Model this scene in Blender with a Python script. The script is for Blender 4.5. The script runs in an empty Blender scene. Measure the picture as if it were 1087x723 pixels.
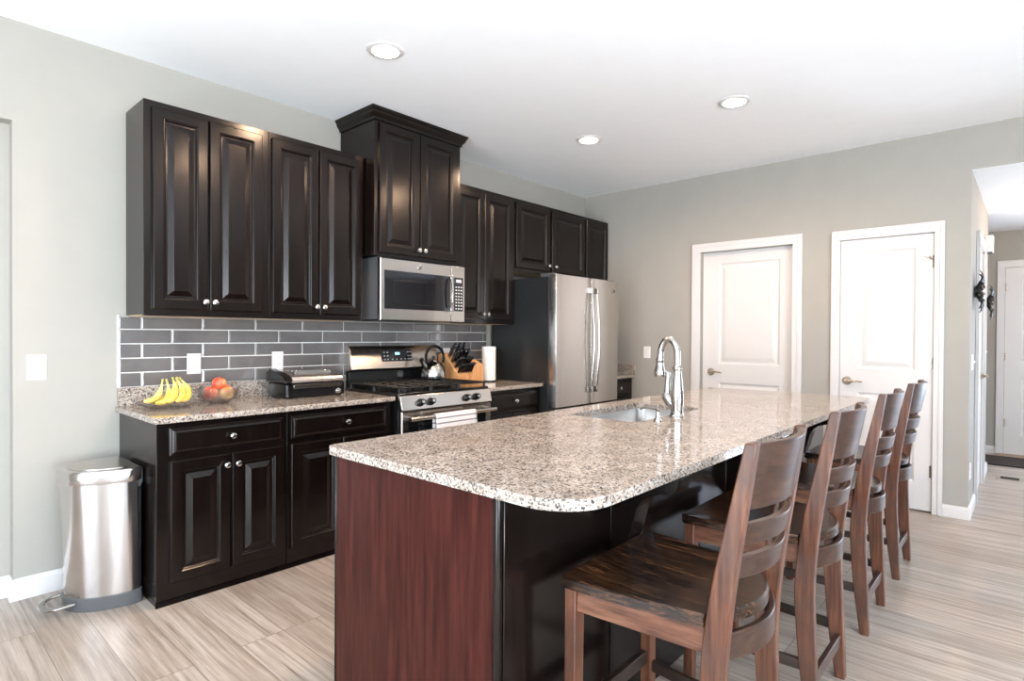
import bpy, bmesh, math, random
from mathutils import Vector, Matrix
random.seed(7)
PI = math.pi
S = bpy.context.scene
COL = S.collection

# ------------------------------------------------------------------ camera
W, H = 1087, 723
CAM = Vector((-5.2926, -3.6950, 1.3154))
yaw, pitch, roll, foc = 0.7332, 0.0096, 0.0057, 613.63
fw = Vector((math.cos(yaw), math.sin(yaw), 0)); rt = Vector((math.sin(yaw), -math.cos(yaw), 0)); up = Vector((0, 0, 1))
f2 = fw * math.cos(pitch) - up * math.sin(pitch); u2 = up * math.cos(pitch) + fw * math.sin(pitch)
r3 = rt * math.cos(roll) + u2 * math.sin(roll); u3 = u2 * math.cos(roll) - rt * math.sin(roll)
cd = bpy.data.cameras.new('camera'); cam = bpy.data.objects.new('camera', cd); COL.objects.link(cam)
cd.sensor_fit = 'HORIZONTAL'; cd.sensor_width = 36.0; cd.lens = 36.0 * foc / W; cd.clip_start = 0.02
M = Matrix.Identity(4)
for i, v in enumerate((r3, u3, -f2)):
    M[0][i], M[1][i], M[2][i] = v
M[0][3], M[1][3], M[2][3] = CAM
cam.matrix_world = M
S.camera = cam

# ------------------------------------------------------------------ world, light, exposure
CEIL = 2.832
HALLC = 2.517
SKY = 5.2
w = bpy.data.worlds.new('daylight'); S.world = w; w.use_nodes = True
nt = w.node_tree; nt.nodes.clear()
o_ = nt.nodes.new('ShaderNodeOutputWorld'); bg = nt.nodes.new('ShaderNodeBackground')
tc = nt.nodes.new('ShaderNodeTexCoord'); sx = nt.nodes.new('ShaderNodeSeparateXYZ'); rp = nt.nodes.new('ShaderNodeValToRGB')
mr = nt.nodes.new('ShaderNodeMapRange')
mr.inputs['From Min'].default_value = -1; mr.inputs['From Max'].default_value = 1
nt.links.new(tc.outputs['Generated'], sx.inputs[0]); nt.links.new(sx.outputs['Z'], mr.inputs['Value'])
nt.links.new(mr.outputs[0], rp.inputs[0])
e = rp.color_ramp.elements
e[0].position = 0.0; e[0].color = (.74, .75, .74, 1)
e[1].position = 1.0; e[1].color = (.50, .70, 1.0, 1)
for p_, c_ in ((.47, (.78, .80, .80, 1)), (.52, (.86, .94, 1.0, 1)), (.65, (.70, .85, 1.0, 1))):
    q = rp.color_ramp.elements.new(p_); q.color = c_
nt.links.new(rp.outputs[0], bg.inputs[0]); bg.inputs[1].default_value = SKY
nt.links.new(bg.outputs[0], o_.inputs[0])
S.view_settings.view_transform = 'Standard'; S.view_settings.look = 'None'
S.view_settings.gamma = 1.0; S.view_settings.use_curve_mapping = False
S.view_settings.exposure = 0.0
S.cycles.max_bounces = 10; S.cycles.diffuse_bounces = 6; S.cycles.glossy_bounces = 5; S.cycles.transmission_bounces = 8; S.cycles.transparent_max_bounces = 16
S.cycles.sample_clamp_indirect = 8.0; S.cycles.caustics_reflective = False; S.cycles.caustics_refractive = False
S.cycles.use_denoising = True

# window openings of the parts of the room behind the camera: (axis, wall coordinate, along0, along1, z0, z1)
WX = -7.4
WINS = [('y', -7.5, -7.1, -4.7, .30, 2.45), ('y', -7.5, -4.35, -3.05, .30, 2.45),
        ('x', WX, -6.6, -4.6, .75, 2.45), ('x', WX, -3.7, -1.2, .05, 2.45)]
SKYW = [36, 2, 2, 13]          # sky light, W per square metre of glass
UPLIGHTW = [180, 95, 22, 30]       # added uplights outside the windows, tilted up to brighten the ceiling
def window_light(ax, c, a0, a1, z0, z1, watts, col, tilt):
    ld = bpy.data.lights.new('window_daylight', 'AREA'); ld.shape = 'RECTANGLE'
    hh = 1.1 if tilt else z1 - z0
    ld.size = a1 - a0; ld.size_y = hh
    ld.energy = watts * (a1 - a0) * hh; ld.color = col
    lo = bpy.data.objects.new('window_daylight', ld); COL.objects.link(lo)
    d = Vector((0, 1, 0)) if ax == 'y' else Vector((1, 0, 0))
    d = (d * math.cos(tilt) + Vector((0, 0, 1)) * math.sin(tilt)).normalized()
    m = (a0 + a1) / 2; z = (z0 + z1) / 2
    back = .06 if tilt == 0 else .70
    if tilt: z = .42
    lo.location = (m, c - back, z) if ax == 'y' else (c - back, m, z)
    lo.rotation_euler = d.to_track_quat('-Z', 'Y').to_euler()
    return lo
for wn, ws, wg in zip(WINS, SKYW, UPLIGHTW):
    window_light(*wn, ws, (.84, .92, 1.0), 0)
    window_light(*wn, wg, (.84, .92, 1.0), math.radians(52))  # added upward-tilted light, brightens the ceiling beyond the sky light

# glazed entry at the far side of the hallway, outside the photo
el = window_light('x', 3.48, -6.0, -4.7, .1, 2.15, 55, (.62, .78, 1.0), 0)
el.location.x = 3.42; el.rotation_euler = Vector((-1, 0, 0)).to_track_quat('-Z', 'Y').to_euler()

# ------------------------------------------------------------------ material helpers
def new_mat(name):
    m = bpy.data.materials.new(name); m.use_nodes = True
    return m, m.node_tree, m.node_tree.nodes['Principled BSDF']
def nd(t, typ, **kw):
    n = t.nodes.new(typ)
    for k, v in kw.items(): setattr(n, k, v)
    return n
def mapped(t, scale=(1, 1, 1), rot=(0, 0, 0), coord='Object'):
    c = nd(t, 'ShaderNodeTexCoord'); mp = nd(t, 'ShaderNodeMapping')
    mp.inputs['Scale'].default_value = scale; mp.inputs['Rotation'].default_value = rot
    t.links.new(c.outputs[coord], mp.inputs[0]); return mp.outputs[0]
def noise(t, vec, scale, detail=3, rough=.5):
    n = nd(t, 'ShaderNodeTexNoise'); n.inputs['Scale'].default_value = scale; n.inputs['Detail'].default_value = detail
    n.inputs['Roughness'].default_value = rough
    t.links.new(vec, n.inputs['Vector']); return n.outputs['Fac']
def ramp(t, fac, stops, interp='LINEAR'):
    r = nd(t, 'ShaderNodeValToRGB'); cr = r.color_ramp; cr.interpolation = interp
    while len(cr.elements) < len(stops): cr.elements.new(.5)
    for el, (p, c) in zip(cr.elements, stops):
        el.position = p; el.color = (*c, 1) if len(c) == 3 else c
    t.links.new(fac, r.inputs[0]); return r.outputs[0]
def mixc(t, a, b, fac, mode='MIX'):
    m = nd(t, 'ShaderNodeMix', data_type='RGBA', blend_type=mode)
    for sock, v in ((m.inputs['Factor'], fac), (m.inputs['A'], a), (m.inputs['B'], b)):
        if hasattr(v, 'links'): t.links.new(v, sock)
        else: sock.default_value = (*v, 1) if isinstance(v, tuple) and len(v) == 3 else v
    return m.outputs['Result']
def bump(t, b, fac, strength=.1, dist=.002):
    n = nd(t, 'ShaderNodeBump'); n.inputs['Strength'].default_value = strength; n.inputs['Distance'].default_value = dist
    t.links.new(fac, n.inputs['Height']); t.links.new(n.outputs[0], b.inputs['Normal'])
def plain(name, col, rough=.5, metal=0.0, spec=.5, coat=0.0, var=.06, vscale=6.0):
    m, t, b = new_mat(name)
    f = noise(t, mapped(t), vscale, 2)
    lo = tuple(c * (1 - var) for c in col); hi = tuple(min(1, c * (1 + var)) for c in col)
    t.links.new(ramp(t, f, [(.3, lo), (.7, hi)]), b.inputs['Base Color'])
    b.inputs['Roughness'].default_value = rough; b.inputs['Metallic'].default_value = metal
    b.inputs['Specular IOR Level'].default_value = spec; b.inputs['Coat Weight'].default_value = coat
    b.inputs['Coat Roughness'].default_value = .08
    return m
def wood(name, dark, mid, light, rough=.35, axis=2, fine=60, spec=.5, wear=None, coat=0.0):
    m, t, b = new_mat(name)
    sc = [1, 1, 1]; sc[axis] = .06
    v = mapped(t, tuple(sc))
    f = noise(t, v, fine, 5, .65)
    c = ramp(t, f, [(.32, dark), (.5, mid), (.68, light)])
    if wear:
        g = noise(t, mapped(t), 7, 4, .6)
        gf = ramp(t, g, [(.45, (0, 0, 0)), (.7, (1, 1, 1))])
        c = mixc(t, c, wear, gf)
    t.links.new(c, b.inputs['Base Color'])
    b.inputs['Roughness'].default_value = rough; b.inputs['Specular IOR Level'].default_value = spec
    b.inputs['Coat Weight'].default_value = coat; b.inputs['Coat Roughness'].default_value = .15
    bump(t, b, f, .15, .001)
    return m
def steel(name, col=(.62, .60, .58), rough=.24, axis=2, streak=.12, aniso=.0):
    m, t, b = new_mat(name)
    sc = [60, 60, 60]; sc[axis] = .6
    f = noise(t, mapped(t, tuple(sc)), 2, 2)
    t.links.new(ramp(t, f, [(.3, tuple(c * (1 - streak) for c in col)), (.7, col)]), b.inputs['Base Color'])
    rr = nd(t, 'ShaderNodeMapRange'); rr.inputs['To Min'].default_value = rough * .85; rr.inputs['To Max'].default_value = rough * 1.2
    t.links.new(f, rr.inputs['Value']); t.links.new(rr.outputs[0], b.inputs['Roughness'])
    b.inputs['Metallic'].default_value = 1.0
    g = noise(t, mapped(t, (1.6, 1.6, .5)), 1.6, 1)
    bump(t, b, g, .30, .02)
    return m
def emit(name, col, s):
    m, t, b = new_mat(name)
    b.inputs['Base Color'].default_value = (*col, 1)
    b.inputs['Emission Color'].default_value = (*col, 1); b.inputs['Emission Strength'].default_value = s
    return m

MAT = {}
MAT['wall'] = plain('greige_paint', (.365, .352, .320), .75, spec=.25, var=.015)
MAT['ceiling'] = plain('ceiling_paint', (.93, .955, .985), .9, spec=.1, var=.01)
MAT['trim'] = plain('white_trim_paint', (.66, .65, .65), .38, var=.01)
MAT['espresso'] = wood('espresso_cabinet', (.0032, .0018, .0015), (.0052, .0030, .0025), (.0080, .0050, .0040), .20, 2, 22, .34)
MAT['maple'] = plain('pale_maple_underside', (.78, .58, .36), .5)
MAT['mahogany'] = wood('red_brown_veneer', (.018, .0035, .0028), (.040, .008, .006), (.066, .016, .012), .36, 2, 48, .16)
MAT['knob'] = plain('satin_nickel', (.75, .73, .70), .22, 1.0)
MAT['nickel'] = plain('brushed_nickel', (.50, .44, .37), .25, 1.0)
MAT['chrome'] = plain('brushed_chrome', (.46, .44, .42), .16, 1.0)
MAT['steel_v'] = steel('stainless_vertical_brush', (.62, .59, .56), .22, 2, .05)
MAT['steel_h'] = steel('stainless_horizontal_brush', (.60, .56, .52), .22, 0, .05)
MAT['steel_can'] = steel('stainless_can', (.64, .62, .61), .17, 2, .04)
MAT['sink'] = plain('sink_steel', (.60, .59, .58), .30, 1.0)
MAT['black'] = plain('black_plastic', (.006, .006, .007), .18, spec=.4)
MAT['black_gloss'] = plain('black_glass', (.006, .006, .008), .05, spec=.6)
MAT['enamel'] = plain('black_enamel', (.006, .007, .007), .12, spec=.5)
MAT['iron'] = plain('cast_iron', (.008, .008, .008), .38, spec=.4)
MAT['fridge_side'] = plain('charcoal_painted_steel', (.017, .019, .020), .24, spec=.5)
MAT['grey_plastic'] = plain('grey_plastic', (.085, .087, .092), .35)
MAT['white_plastic'] = plain('white_plastic', (.80, .80, .80), .35)
MAT['paper'] = plain('white_paper', (.85, .84, .82), .9, spec=.1)
MAT['grout'] = plain('white_grout', (.78, .78, .76), .8)
MAT['blockwood'] = wood('honey_beech', (.50, .24, .09), (.66, .34, .14), (.74, .44, .21), .4, 2, 30)
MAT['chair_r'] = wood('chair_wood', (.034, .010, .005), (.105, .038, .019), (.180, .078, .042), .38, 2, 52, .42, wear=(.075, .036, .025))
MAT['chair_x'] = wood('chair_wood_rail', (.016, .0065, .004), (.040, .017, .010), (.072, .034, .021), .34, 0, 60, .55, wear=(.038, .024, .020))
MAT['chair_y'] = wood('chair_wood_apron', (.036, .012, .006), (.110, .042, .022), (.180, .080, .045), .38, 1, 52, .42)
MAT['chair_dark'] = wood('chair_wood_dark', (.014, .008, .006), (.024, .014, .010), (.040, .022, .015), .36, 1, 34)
MAT['apple'] = None
MAT['wovenmat'] = plain('dark_mat_fibre', (.035, .026, .020), .95, var=.5, vscale=60)
MAT['register'] = plain('tan_register', (.36, .31, .24), .5)
MAT['wood_thresh'] = plain('oak_threshold', (.34, .22, .13), .4)
MAT['lamp'] = emit('lamp_glow', (1.0, .93, .82), 12.0)
MAT['cyan'] = emit('clock_digits', (.45, .85, 1.0), 2.0)
MAT['mesh_grey'] = plain('keypad_print', (.55, .56, .58), .5)

def m_seat():
    m, t, b = new_mat('dark_plank_seat')
    v = mapped(t, (1, .07, 1)); f = noise(t, v, 75, 7, .75)
    g = noise(t, mapped(t, (1, .3, 1)), 14, 6, .7)
    c = ramp(t, f, [(.38, (.003, .002, .0015)), (.50, (.016, .007, .004)), (.62, (.080, .036, .016))])
    c2 = ramp(t, f, [(.38, (.007, .003, .002)), (.58, (.17, .070, .028))])
    t.links.new(mixc(t, c, c2, ramp(t, g, [(.5, (0, 0, 0)), (.72, (.7, .7, .7))])), b.inputs['Base Color'])
    b.inputs['Roughness'].default_value = .27; bump(t, b, f, .35, .0015); return m
MAT['seat'] = m_seat()
def m_granite(name='speckled_granite'):
    m, t, b = new_mat(name)
    v = mapped(t)
    wob = noise(t, v, 90, 2)
    vo = nd(t, 'ShaderNodeTexVoronoi'); vo.inputs['Scale'].default_value = 185; t.links.new(v, vo.inputs['Vector'])
    se = nd(t, 'ShaderNodeSeparateColor'); t.links.new(vo.outputs['Color'], se.inputs[0])
    c1 = ramp(t, se.outputs[0], [(0, (.008, .008, .009)), (.12, (.09, .08, .076)), (.18, (.27, .23, .20)), (.27, (.50, .42, .35)),
                                 (.46, (.68, .61, .54)), (.68, (.86, .82, .77))], 'CONSTANT')
    vo2 = nd(t, 'ShaderNodeTexVoronoi'); vo2.inputs['Scale'].default_value = 95; t.links.new(v, vo2.inputs['Vector'])
    s2 = nd(t, 'ShaderNodeSeparateColor'); t.links.new(vo2.outputs['Color'], s2.inputs[0])
    c2 = ramp(t, s2.outputs[1], [(0, (.035, .034, .034)), (.07, (.36, .31, .27)), (.25, (.60, .52, .45)), (.62, (.76, .72, .67))], 'CONSTANT')
    c = mixc(t, c1, c2, .24)
    big = noise(t, v, 14, 3)
    c = mixc(t, c, ramp(t, big, [(.35, (.52, .49, .47)), (.65, (.67, .65, .64))]), 1.0, 'MULTIPLY')
    t.links.new(c, b.inputs['Base Color'])
    b.inputs['Roughness'].default_value = .09; b.inputs['Specular IOR Level'].default_value = .55
    return m
MAT['granite'] = m_granite()
def m_floor():
    m, t, b = new_mat('washed_plank_floor')
    c = nd(t, 'ShaderNodeTexCoord'); s = nd(t, 'ShaderNodeSeparateXYZ'); cb = nd(t, 'ShaderNodeCombineXYZ')
    t.links.new(c.outputs['Object'], s.inputs[0]); t.links.new(s.outputs['Y'], cb.inputs['X']); t.links.new(s.outputs['X'], cb.inputs['Y'])
    br = nd(t, 'ShaderNodeTexBrick'); br.offset = .37; br.offset_frequency = 3
    br.inputs['Scale'].default_value = 1; br.inputs['Brick Width'].default_value = 1.24; br.inputs['Row Height'].default_value = .185
    br.inputs['Mortar Size'].default_value = .0018; br.inputs['Mortar Smooth'].default_value = .2
    br.inputs['Color1'].default_value = (0, 0, 0, 1); br.inputs['Color2'].default_value = (1, 1, 1, 1); br.inputs['Mortar'].default_value = (.5, .5, .5, 1)
    t.links.new(cb.outputs[0], br.inputs['Vector'])
    se = nd(t, 'ShaderNodeSeparateColor'); t.links.new(br.outputs['Color'], se.inputs[0])
    add = nd(t, 'ShaderNodeVectorMath', operation='MULTIPLY_ADD')
    cc = nd(t, 'ShaderNodeCombineXYZ'); t.links.new(se.outputs[0], cc.inputs['X']); t.links.new(se.outputs[0], cc.inputs['Y'])
    t.links.new(cc.outputs[0], add.inputs[0]); add.inputs[1].default_value = (13, 31, 0); t.links.new(c.outputs['Object'], add.inputs[2])
    mp = nd(t, 'ShaderNodeMapping'); mp.inputs['Scale'].default_value = (1.5, .045, 1); t.links.new(add.outputs[0], mp.inputs[0])
    f = noise(t, mp.outputs[0], 34, 6, .68)
    mp2 = nd(t, 'ShaderNodeMapping'); mp2.inputs['Scale'].default_value = (1, .16, 1); t.links.new(add.outputs[0], mp2.inputs[0])
    g = noise(t, mp2.outputs[0], 7, 4, .6)
    col = ramp(t, f, [(.28, (.19, .145, .115)), (.42, (.38, .325, .28)), (.56, (.51, .450, .40)), (.72, (.60, .555, .515))])
    col = mixc(t, col, ramp(t, g, [(.35, (.72, .66, .61)), (.6, (1, 1, 1))]), .75, 'MULTIPLY')
    tint = ramp(t, se.outputs[0], [(0, (.80, .78, .76)), (.5, (1, .99, .97)), (1, (.90, .87, .84))])
    col = mixc(t, col, tint, .8, 'MULTIPLY')
    col = mixc(t, col, (.10, .075, .055), ramp(t, br.outputs['Fac'], [(0, (0, 0, 0)), (1, (.7, .7, .7))]))
    t.links.new(col, b.inputs['Base Color'])
    b.inputs['Roughness'].default_value = .33; b.inputs['Specular IOR Level'].default_value = .4
    bump(t, b, f, .12, .001)
    return m
MAT['floor'] = m_floor()
def m_tile():
    m, t, b = new_mat('smoke_grey_glass_tile')
    f = noise(t, mapped(t, (1, 1, 1)), 3.1, 3); g = noise(t, mapped(t, (3, 1, 30)), 9, 3)
    c = mixc(t, ramp(t, f, [(.35, (.110, .103, .103)), (.65, (.160, .150, .149))]), ramp(t, g, [(.3, (.85, .85, .85)), (.7, (1, 1, 1))]), .6, 'MULTIPLY')
    t.links.new(c, b.inputs['Base Color']); b.inputs['Roughness'].default_value = .22
    b.inputs['Coat Weight'].default_value = .6; b.inputs['Coat Roughness'].default_value = .03; return m
MAT['tile'] = m_tile()
def m_apple(name, a, bcol, cc):
    m, t, b = new_mat(name)
    f = noise(t, mapped(t, (1, 1, .35)), 22, 3)
    t.links.new(ramp(t, f, [(.36, a), (.52, bcol), (.68, cc)]), b.inputs['Base Color'])
    b.inputs['Roughness'].default_value = .28; return m
MAT['apple_red'] = m_apple('red_apple_skin', (.66, .07, .045), (.78, .15, .07), (.88, .36, .14))
MAT['apple_gold'] = m_apple('golden_apple_skin', (.84, .24, .09), (.92, .50, .18), (.95, .66, .28))
MAT['banana'] = m_apple('banana_skin', (.86, .52, .08), (.92, .66, .16), (.95, .76, .28))
MAT['banana_tip'] = plain('banana_stem', (.42, .40, .10), .6)
MAT['brown_tip'] = plain('brown_tip', (.05, .035, .02), .7)
def m_glass():
    m, t, b = new_mat('clear_pressed_glass')
    tr = nd(t, 'ShaderNodeBsdfTransparent'); tr.inputs[0].default_value = (.985, .99, .985, 1)
    gl = nd(t, 'ShaderNodeBsdfGlossy'); gl.inputs['Roughness'].default_value = .10
    f = noise(t, mapped(t), 110, 1); bn = nd(t, 'ShaderNodeBump'); bn.inputs['Strength'].default_value = .8; bn.inputs['Distance'].default_value = .006
    t.links.new(f, bn.inputs['Height']); t.links.new(bn.outputs[0], gl.inputs['Normal'])
    mx = nd(t, 'ShaderNodeMixShader'); t.links.new(tr.outputs[0], mx.inputs[1]); t.links.new(gl.outputs[0], mx.inputs[2])
    lw = nd(t, 'ShaderNodeLayerWeight'); lw.inputs[0].default_value = .5; mr_ = nd(t, 'ShaderNodeMapRange'); mr_.inputs['To Min'].default_value = .14; mr_.inputs['To Max'].default_value = .85
    t.links.new(lw.outputs['Facing'], mr_.inputs['Value']); t.links.new(mr_.outputs[0], mx.inputs[0])
    out = [n for n in t.nodes if n.type == 'OUTPUT_MATERIAL'][0]; t.links.new(mx.outputs[0], out.inputs[0]); t.nodes.remove(b)
    return m
MAT['glass'] = m_glass()
def m_towel():
    m, t, b = new_mat('striped_cotton')
    wv = nd(t, 'ShaderNodeTexWave'); wv.bands_direction = 'Z'; wv.inputs['Scale'].default_value = 9
    t.links.new(mapped(t), wv.inputs['Vector'])
    t.links.new(ramp(t, wv.outputs['Fac'], [(.80, (.78, .76, .76)), (.88, (.22, .20, .24))]), b.inputs['Base Color'])
    b.inputs['Roughness'].default_value = .9; return m
MAT['towel'] = m_towel()

# ------------------------------------------------------------------ mesh helpers
class MB:
    def __init__(s): s.bm = bmesh.new()
    def quad(s, pts):
        return s.bm.faces.new([s.bm.verts.new(p) for p in pts])
    def box(s, x0, x1, y0, y1, z0, z1):
        v = [s.bm.verts.new((x, y, z)) for x in (x0, x1) for y in (y0, y1) for z in (z0, z1)]
        for f in ((0, 1, 3, 2), (4, 6, 7, 5), (0, 4, 5, 1), (2, 3, 7, 6), (0, 2, 6, 4), (1, 5, 7, 3)):
            s.bm.faces.new([v[i] for i in f])
        return s
    def hexa(s, b, t):   # bottom 4 pts, top 4 pts
        v = [s.bm.verts.new(p) for p in list(b) + list(t)]
        for f in ((3, 2, 1, 0), (4, 5, 6, 7), (0, 1, 5, 4), (1, 2, 6, 5), (2, 3, 7, 6), (3, 0, 4, 7)):
            s.bm.faces.new([v[i] for i in f])
        return s
    def prism(s, poly, ax, a, b):   # poly in the two other axes (in order), extruded from a to b along ax
        def P(p, c):
            q = list(p); q.insert(ax, c); return q
        A = [s.bm.verts.new(P(p, a)) for p in poly]; B = [s.bm.verts.new(P(p, b)) for p in poly]
        n = len(poly)
        s.bm.faces.new(A[::-1]); s.bm.faces.new(B)
        for i in range(n): s.bm.faces.new([A[i], A[(i + 1) % n], B[(i + 1) % n], B[i]])
        return s
    def tube(s, pts, r, seg=10, flat=(1, 1), caps=True):
        pts = [Vector(p) for p in pts]; n = len(pts)
        rs = r if isinstance(r, (list, tuple)) else [r] * n
        prev = None; rings = []
        for i, p in enumerate(pts):
            d = (pts[min(i + 1, n - 1)] - pts[max(i - 1, 0)]).normalized()
            if prev is None:
                a = Vector((0, 0, 1)) if abs(d.z) < .9 else Vector((0, 1, 0))
                u = d.cross(a).normalized()
            else:
                u = (prev - d * prev.dot(d)).normalized()
            prev = u; v = d.cross(u)
            rings.append([s.bm.verts.new(p + (u * math.cos(k * 2 * PI / seg) * flat[0] + v * math.sin(k * 2 * PI / seg) * flat[1]) * rs[i]) for k in range(seg)])
        for a, b in zip(rings, rings[1:]):
            for k in range(seg): s.bm.faces.new([a[k], a[(k + 1) % seg], b[(k + 1) % seg], b[k]])
        if caps: s.bm.faces.new(rings[0][::-1]); s.bm.faces.new(rings[-1])
        return s
    def lathe(s, prof, c=(0, 0, 0), seg=24, axis='z', sx=1, sy=1):
        c = Vector(c); rings = []
        def P(r, h, a):
            x, y = r * math.cos(a) * sx, r * math.sin(a) * sy
            return c + (Vector((x, y, h)) if axis == 'z' else Vector((x, -h, y)) if axis == '-y' else Vector((-h, x, y)))
        for r, h in prof:
            rings.append([s.bm.verts.new(P(max(r, 1e-5), h, k * 2 * PI / seg)) for k in range(seg)])
        for a, b in zip(rings, rings[1:]):
            for k in range(seg): s.bm.faces.new([a[k], a[(k + 1) % seg], b[(k + 1) % seg], b[k]])
        s.bm.faces.new(rings[0][::-1]); s.bm.faces.new(rings[-1])
        return s
    def rings(s, o, u, v, n, w, h, rg, cap=True):   # nested rectangles: (inset, height)
        o, u, v, n = Vector(o), Vector(u), Vector(v), Vector(n); R = []
        for i, k in rg:
            R.append([s.bm.verts.new(o + u * a + v * b + n * k) for a, b in ((i, i), (w - i, i), (w - i, h - i), (i, h - i))])
        for A, B in zip(R, R[1:]):
            for k in range(4): s.bm.faces.new([A[k], A[(k + 1) % 4], B[(k + 1) % 4], B[k]])
        if cap: s.bm.faces.new(R[-1])
        return s
    def rbox(s, x0, x1, y0, y1, z0, z1, r, seg=5, dz=0.0):  # box with rounded vertical corners
        s.prism(rrect(x0, x1, y0, y1, r, seg), 2, z0, z1); return s
    def build(s, name, mat, parent=None, bevel=0.0, smooth=True, segs=2, kind=None, noweld=False):
        if not noweld: bmesh.ops.remove_doubles(s.bm, verts=s.bm.verts, dist=1e-6)
        bmesh.ops.recalc_face_normals(s.bm, faces=s.bm.faces)
        off = Vector((0, 0, 0)); q = parent
        while q is not None:
            off += q.location; q = q.parent
        if off.length: bmesh.ops.translate(s.bm, verts=s.bm.verts, vec=-off)
        me = bpy.data.meshes.new(name); s.bm.to_mesh(me); s.bm.free()
        if smooth:
            for p in me.polygons: p.use_smooth = True
            me.set_sharp_from_angle(angle=math.radians(35))
        me.materials.append(MAT[mat] if isinstance(mat, str) else mat)
        o = bpy.data.objects.new(name, me); COL.objects.link(o)
        if parent is not None: o.parent = parent
        if bevel:
            b = o.modifiers.new('bevel', 'BEVEL'); b.width = bevel; b.segments = segs; b.limit_method = 'ANGLE'; b.angle_limit = math.radians(40)
            b.harden_normals = False
        if kind: o['kind'] = kind
        return o
def rrect(x0, x1, y0, y1, r, seg=5):
    rr = r if isinstance(r, (list, tuple)) else [r] * 4     # corners: (x1,y1),(x0,y1),(x0,y0),(x1,y0)
    out = []
    for (cx, cy, a0), q in zip(((x1, y1, 0), (x0, y1, PI / 2), (x0, y0, PI), (x1, y0, 1.5 * PI)), rr):
        mx = cx - q if cx == x1 else cx + q; my = cy - q if cy == y1 else cy + q
        if q < 1e-4: out.append((cx, cy)); continue
        for k in range(seg + 1):
            a = a0 + k * PI / 2 / seg
            out.append((mx + q * math.cos(a), my + q * math.sin(a)))
    return out
def thing(name, label, cat, loc, group=None):
    o = bpy.data.objects.new(name, None); COL.objects.link(o); o.location = loc
    o.empty_display_size = .1
    o['label'] = label; o['category'] = cat
    if group: o['group'] = group
    return o
def tag(o, label, cat, group=None):
    o['label'] = label; o['category'] = cat
    if group: o['group'] = group
    return o
def place(o, loc):   # re-centre a single-mesh object on loc
    off = Vector(loc)
    for v in o.data.vertices: v.co -= off
    o.location = off; return o
def struct(o): o['kind'] = 'structure'; return o
def copy_tree(o, loc=None, parent=None):
    c = o.copy(); COL.objects.link(c)
    if parent is not None: c.parent = parent
    for ch in list(o.children): copy_tree(ch, None, c)
    if loc is not None: c.location = loc
    return c

# ------------------------------------------------------------------ room shell
NX = -4.828                                   # end of the cabinet wall, left of it a shallow niche
def wall(name, *boxes, mat='wall'):
    m = MB()
    for b in boxes: m.box(*b)
    return struct(m.build(name, mat, smooth=False))
fl = MB(); fl.box(WX - .2, 3.4, -7.7, .4, -.1, 0); struct(fl.build('floor', 'floor', smooth=False))
cl = MB(); cl.box(WX - .2, .12, -7.7, .4, CEIL, CEIL + .12); struct(cl.build('ceiling', 'ceiling', smooth=False))
ch = MB(); ch.box(.12, 3.4, -7.65, -2.0, HALLC, HALLC + .12); ch.box(0.001, .12, -7.3, -3.36, HALLC, HALLC + .002)
struct(ch.build('ceiling_hall', 'ceiling', smooth=False))
wall('wall_back', (NX, .12, 0, .3, 0, CEIL), (WX - .15, NX, .085, .3, 0, CEIL), (WX - .15, NX, 0, .0849, 2.345, CEIL))
# wall with the two doors; door openings cut out as separate boxes
D1 = (-2.158, -1.343); D2 = (-3.144, -2.529); DT = 2.105
YE = -3.359
wall('wall_right', (0, .12, -1.343, -.0, 0, CEIL), (0, .12, -2.529, -2.158, 0, CEIL), (0, .12, YE, -3.144, 0, CEIL),
     (0, .12, -2.158, -1.343, DT, CEIL), (0, .12, -3.144, -2.529, DT, CEIL), (0, .12, -7.3, YE, HALLC + .002, CEIL), (0, .12, -7.5, -7.3, 0, CEIL))
def wall_with_openings(name, ax, c, a0, a1, z1, ops, t=.15):
    m = MB(); ops = sorted(ops, key=lambda q: q[0]); cur = a0
    def bx(p, q, r, s_):
        if ax == 'y': m.box(p, q, c - t, c, r, s_)
        else: m.box(c - t, c, p, q, r, s_)
    for (p, q, r, s_) in ops:
        bx(cur, p, 0, z1); bx(p, q, 0, r); bx(p, q, s_, z1); cur = q
    bx(cur, a1, 0, z1)
    return struct(m.build(name, 'wall', smooth=False))
wall_with_openings('wall_front', 'y', -7.5, WX - .15, .12, CEIL, [wn[2:] for wn in WINS if wn[0] == 'y'])
wall_with_openings('wall_left', 'x', WX, -7.5, .085, CEIL, [wn[2:] for wn in WINS if wn[0] == 'x'])
for k, (ax, c, a0, a1, z0, z1) in enumerate(WINS):
    m = MB()
    bars = [(a0, a0 + .06, z0, z1), (a1 - .06, a1, z0, z1), (a0, a1, z0, z0 + .06), (a0, a1, z1 - .06, z1), ((a0 + a1) / 2 - .04, (a0 + a1) / 2 + .04, z0, z1)]
    for p, q, r, s_ in bars:
        if ax == 'y': m.box(p, q, c - .05, c + .01, r, s_)
        else: m.box(c - .05, c + .01, p, q, r, s_)
    struct(m.build('window_%d' % (k + 1), 'trim', smooth=False))
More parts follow.
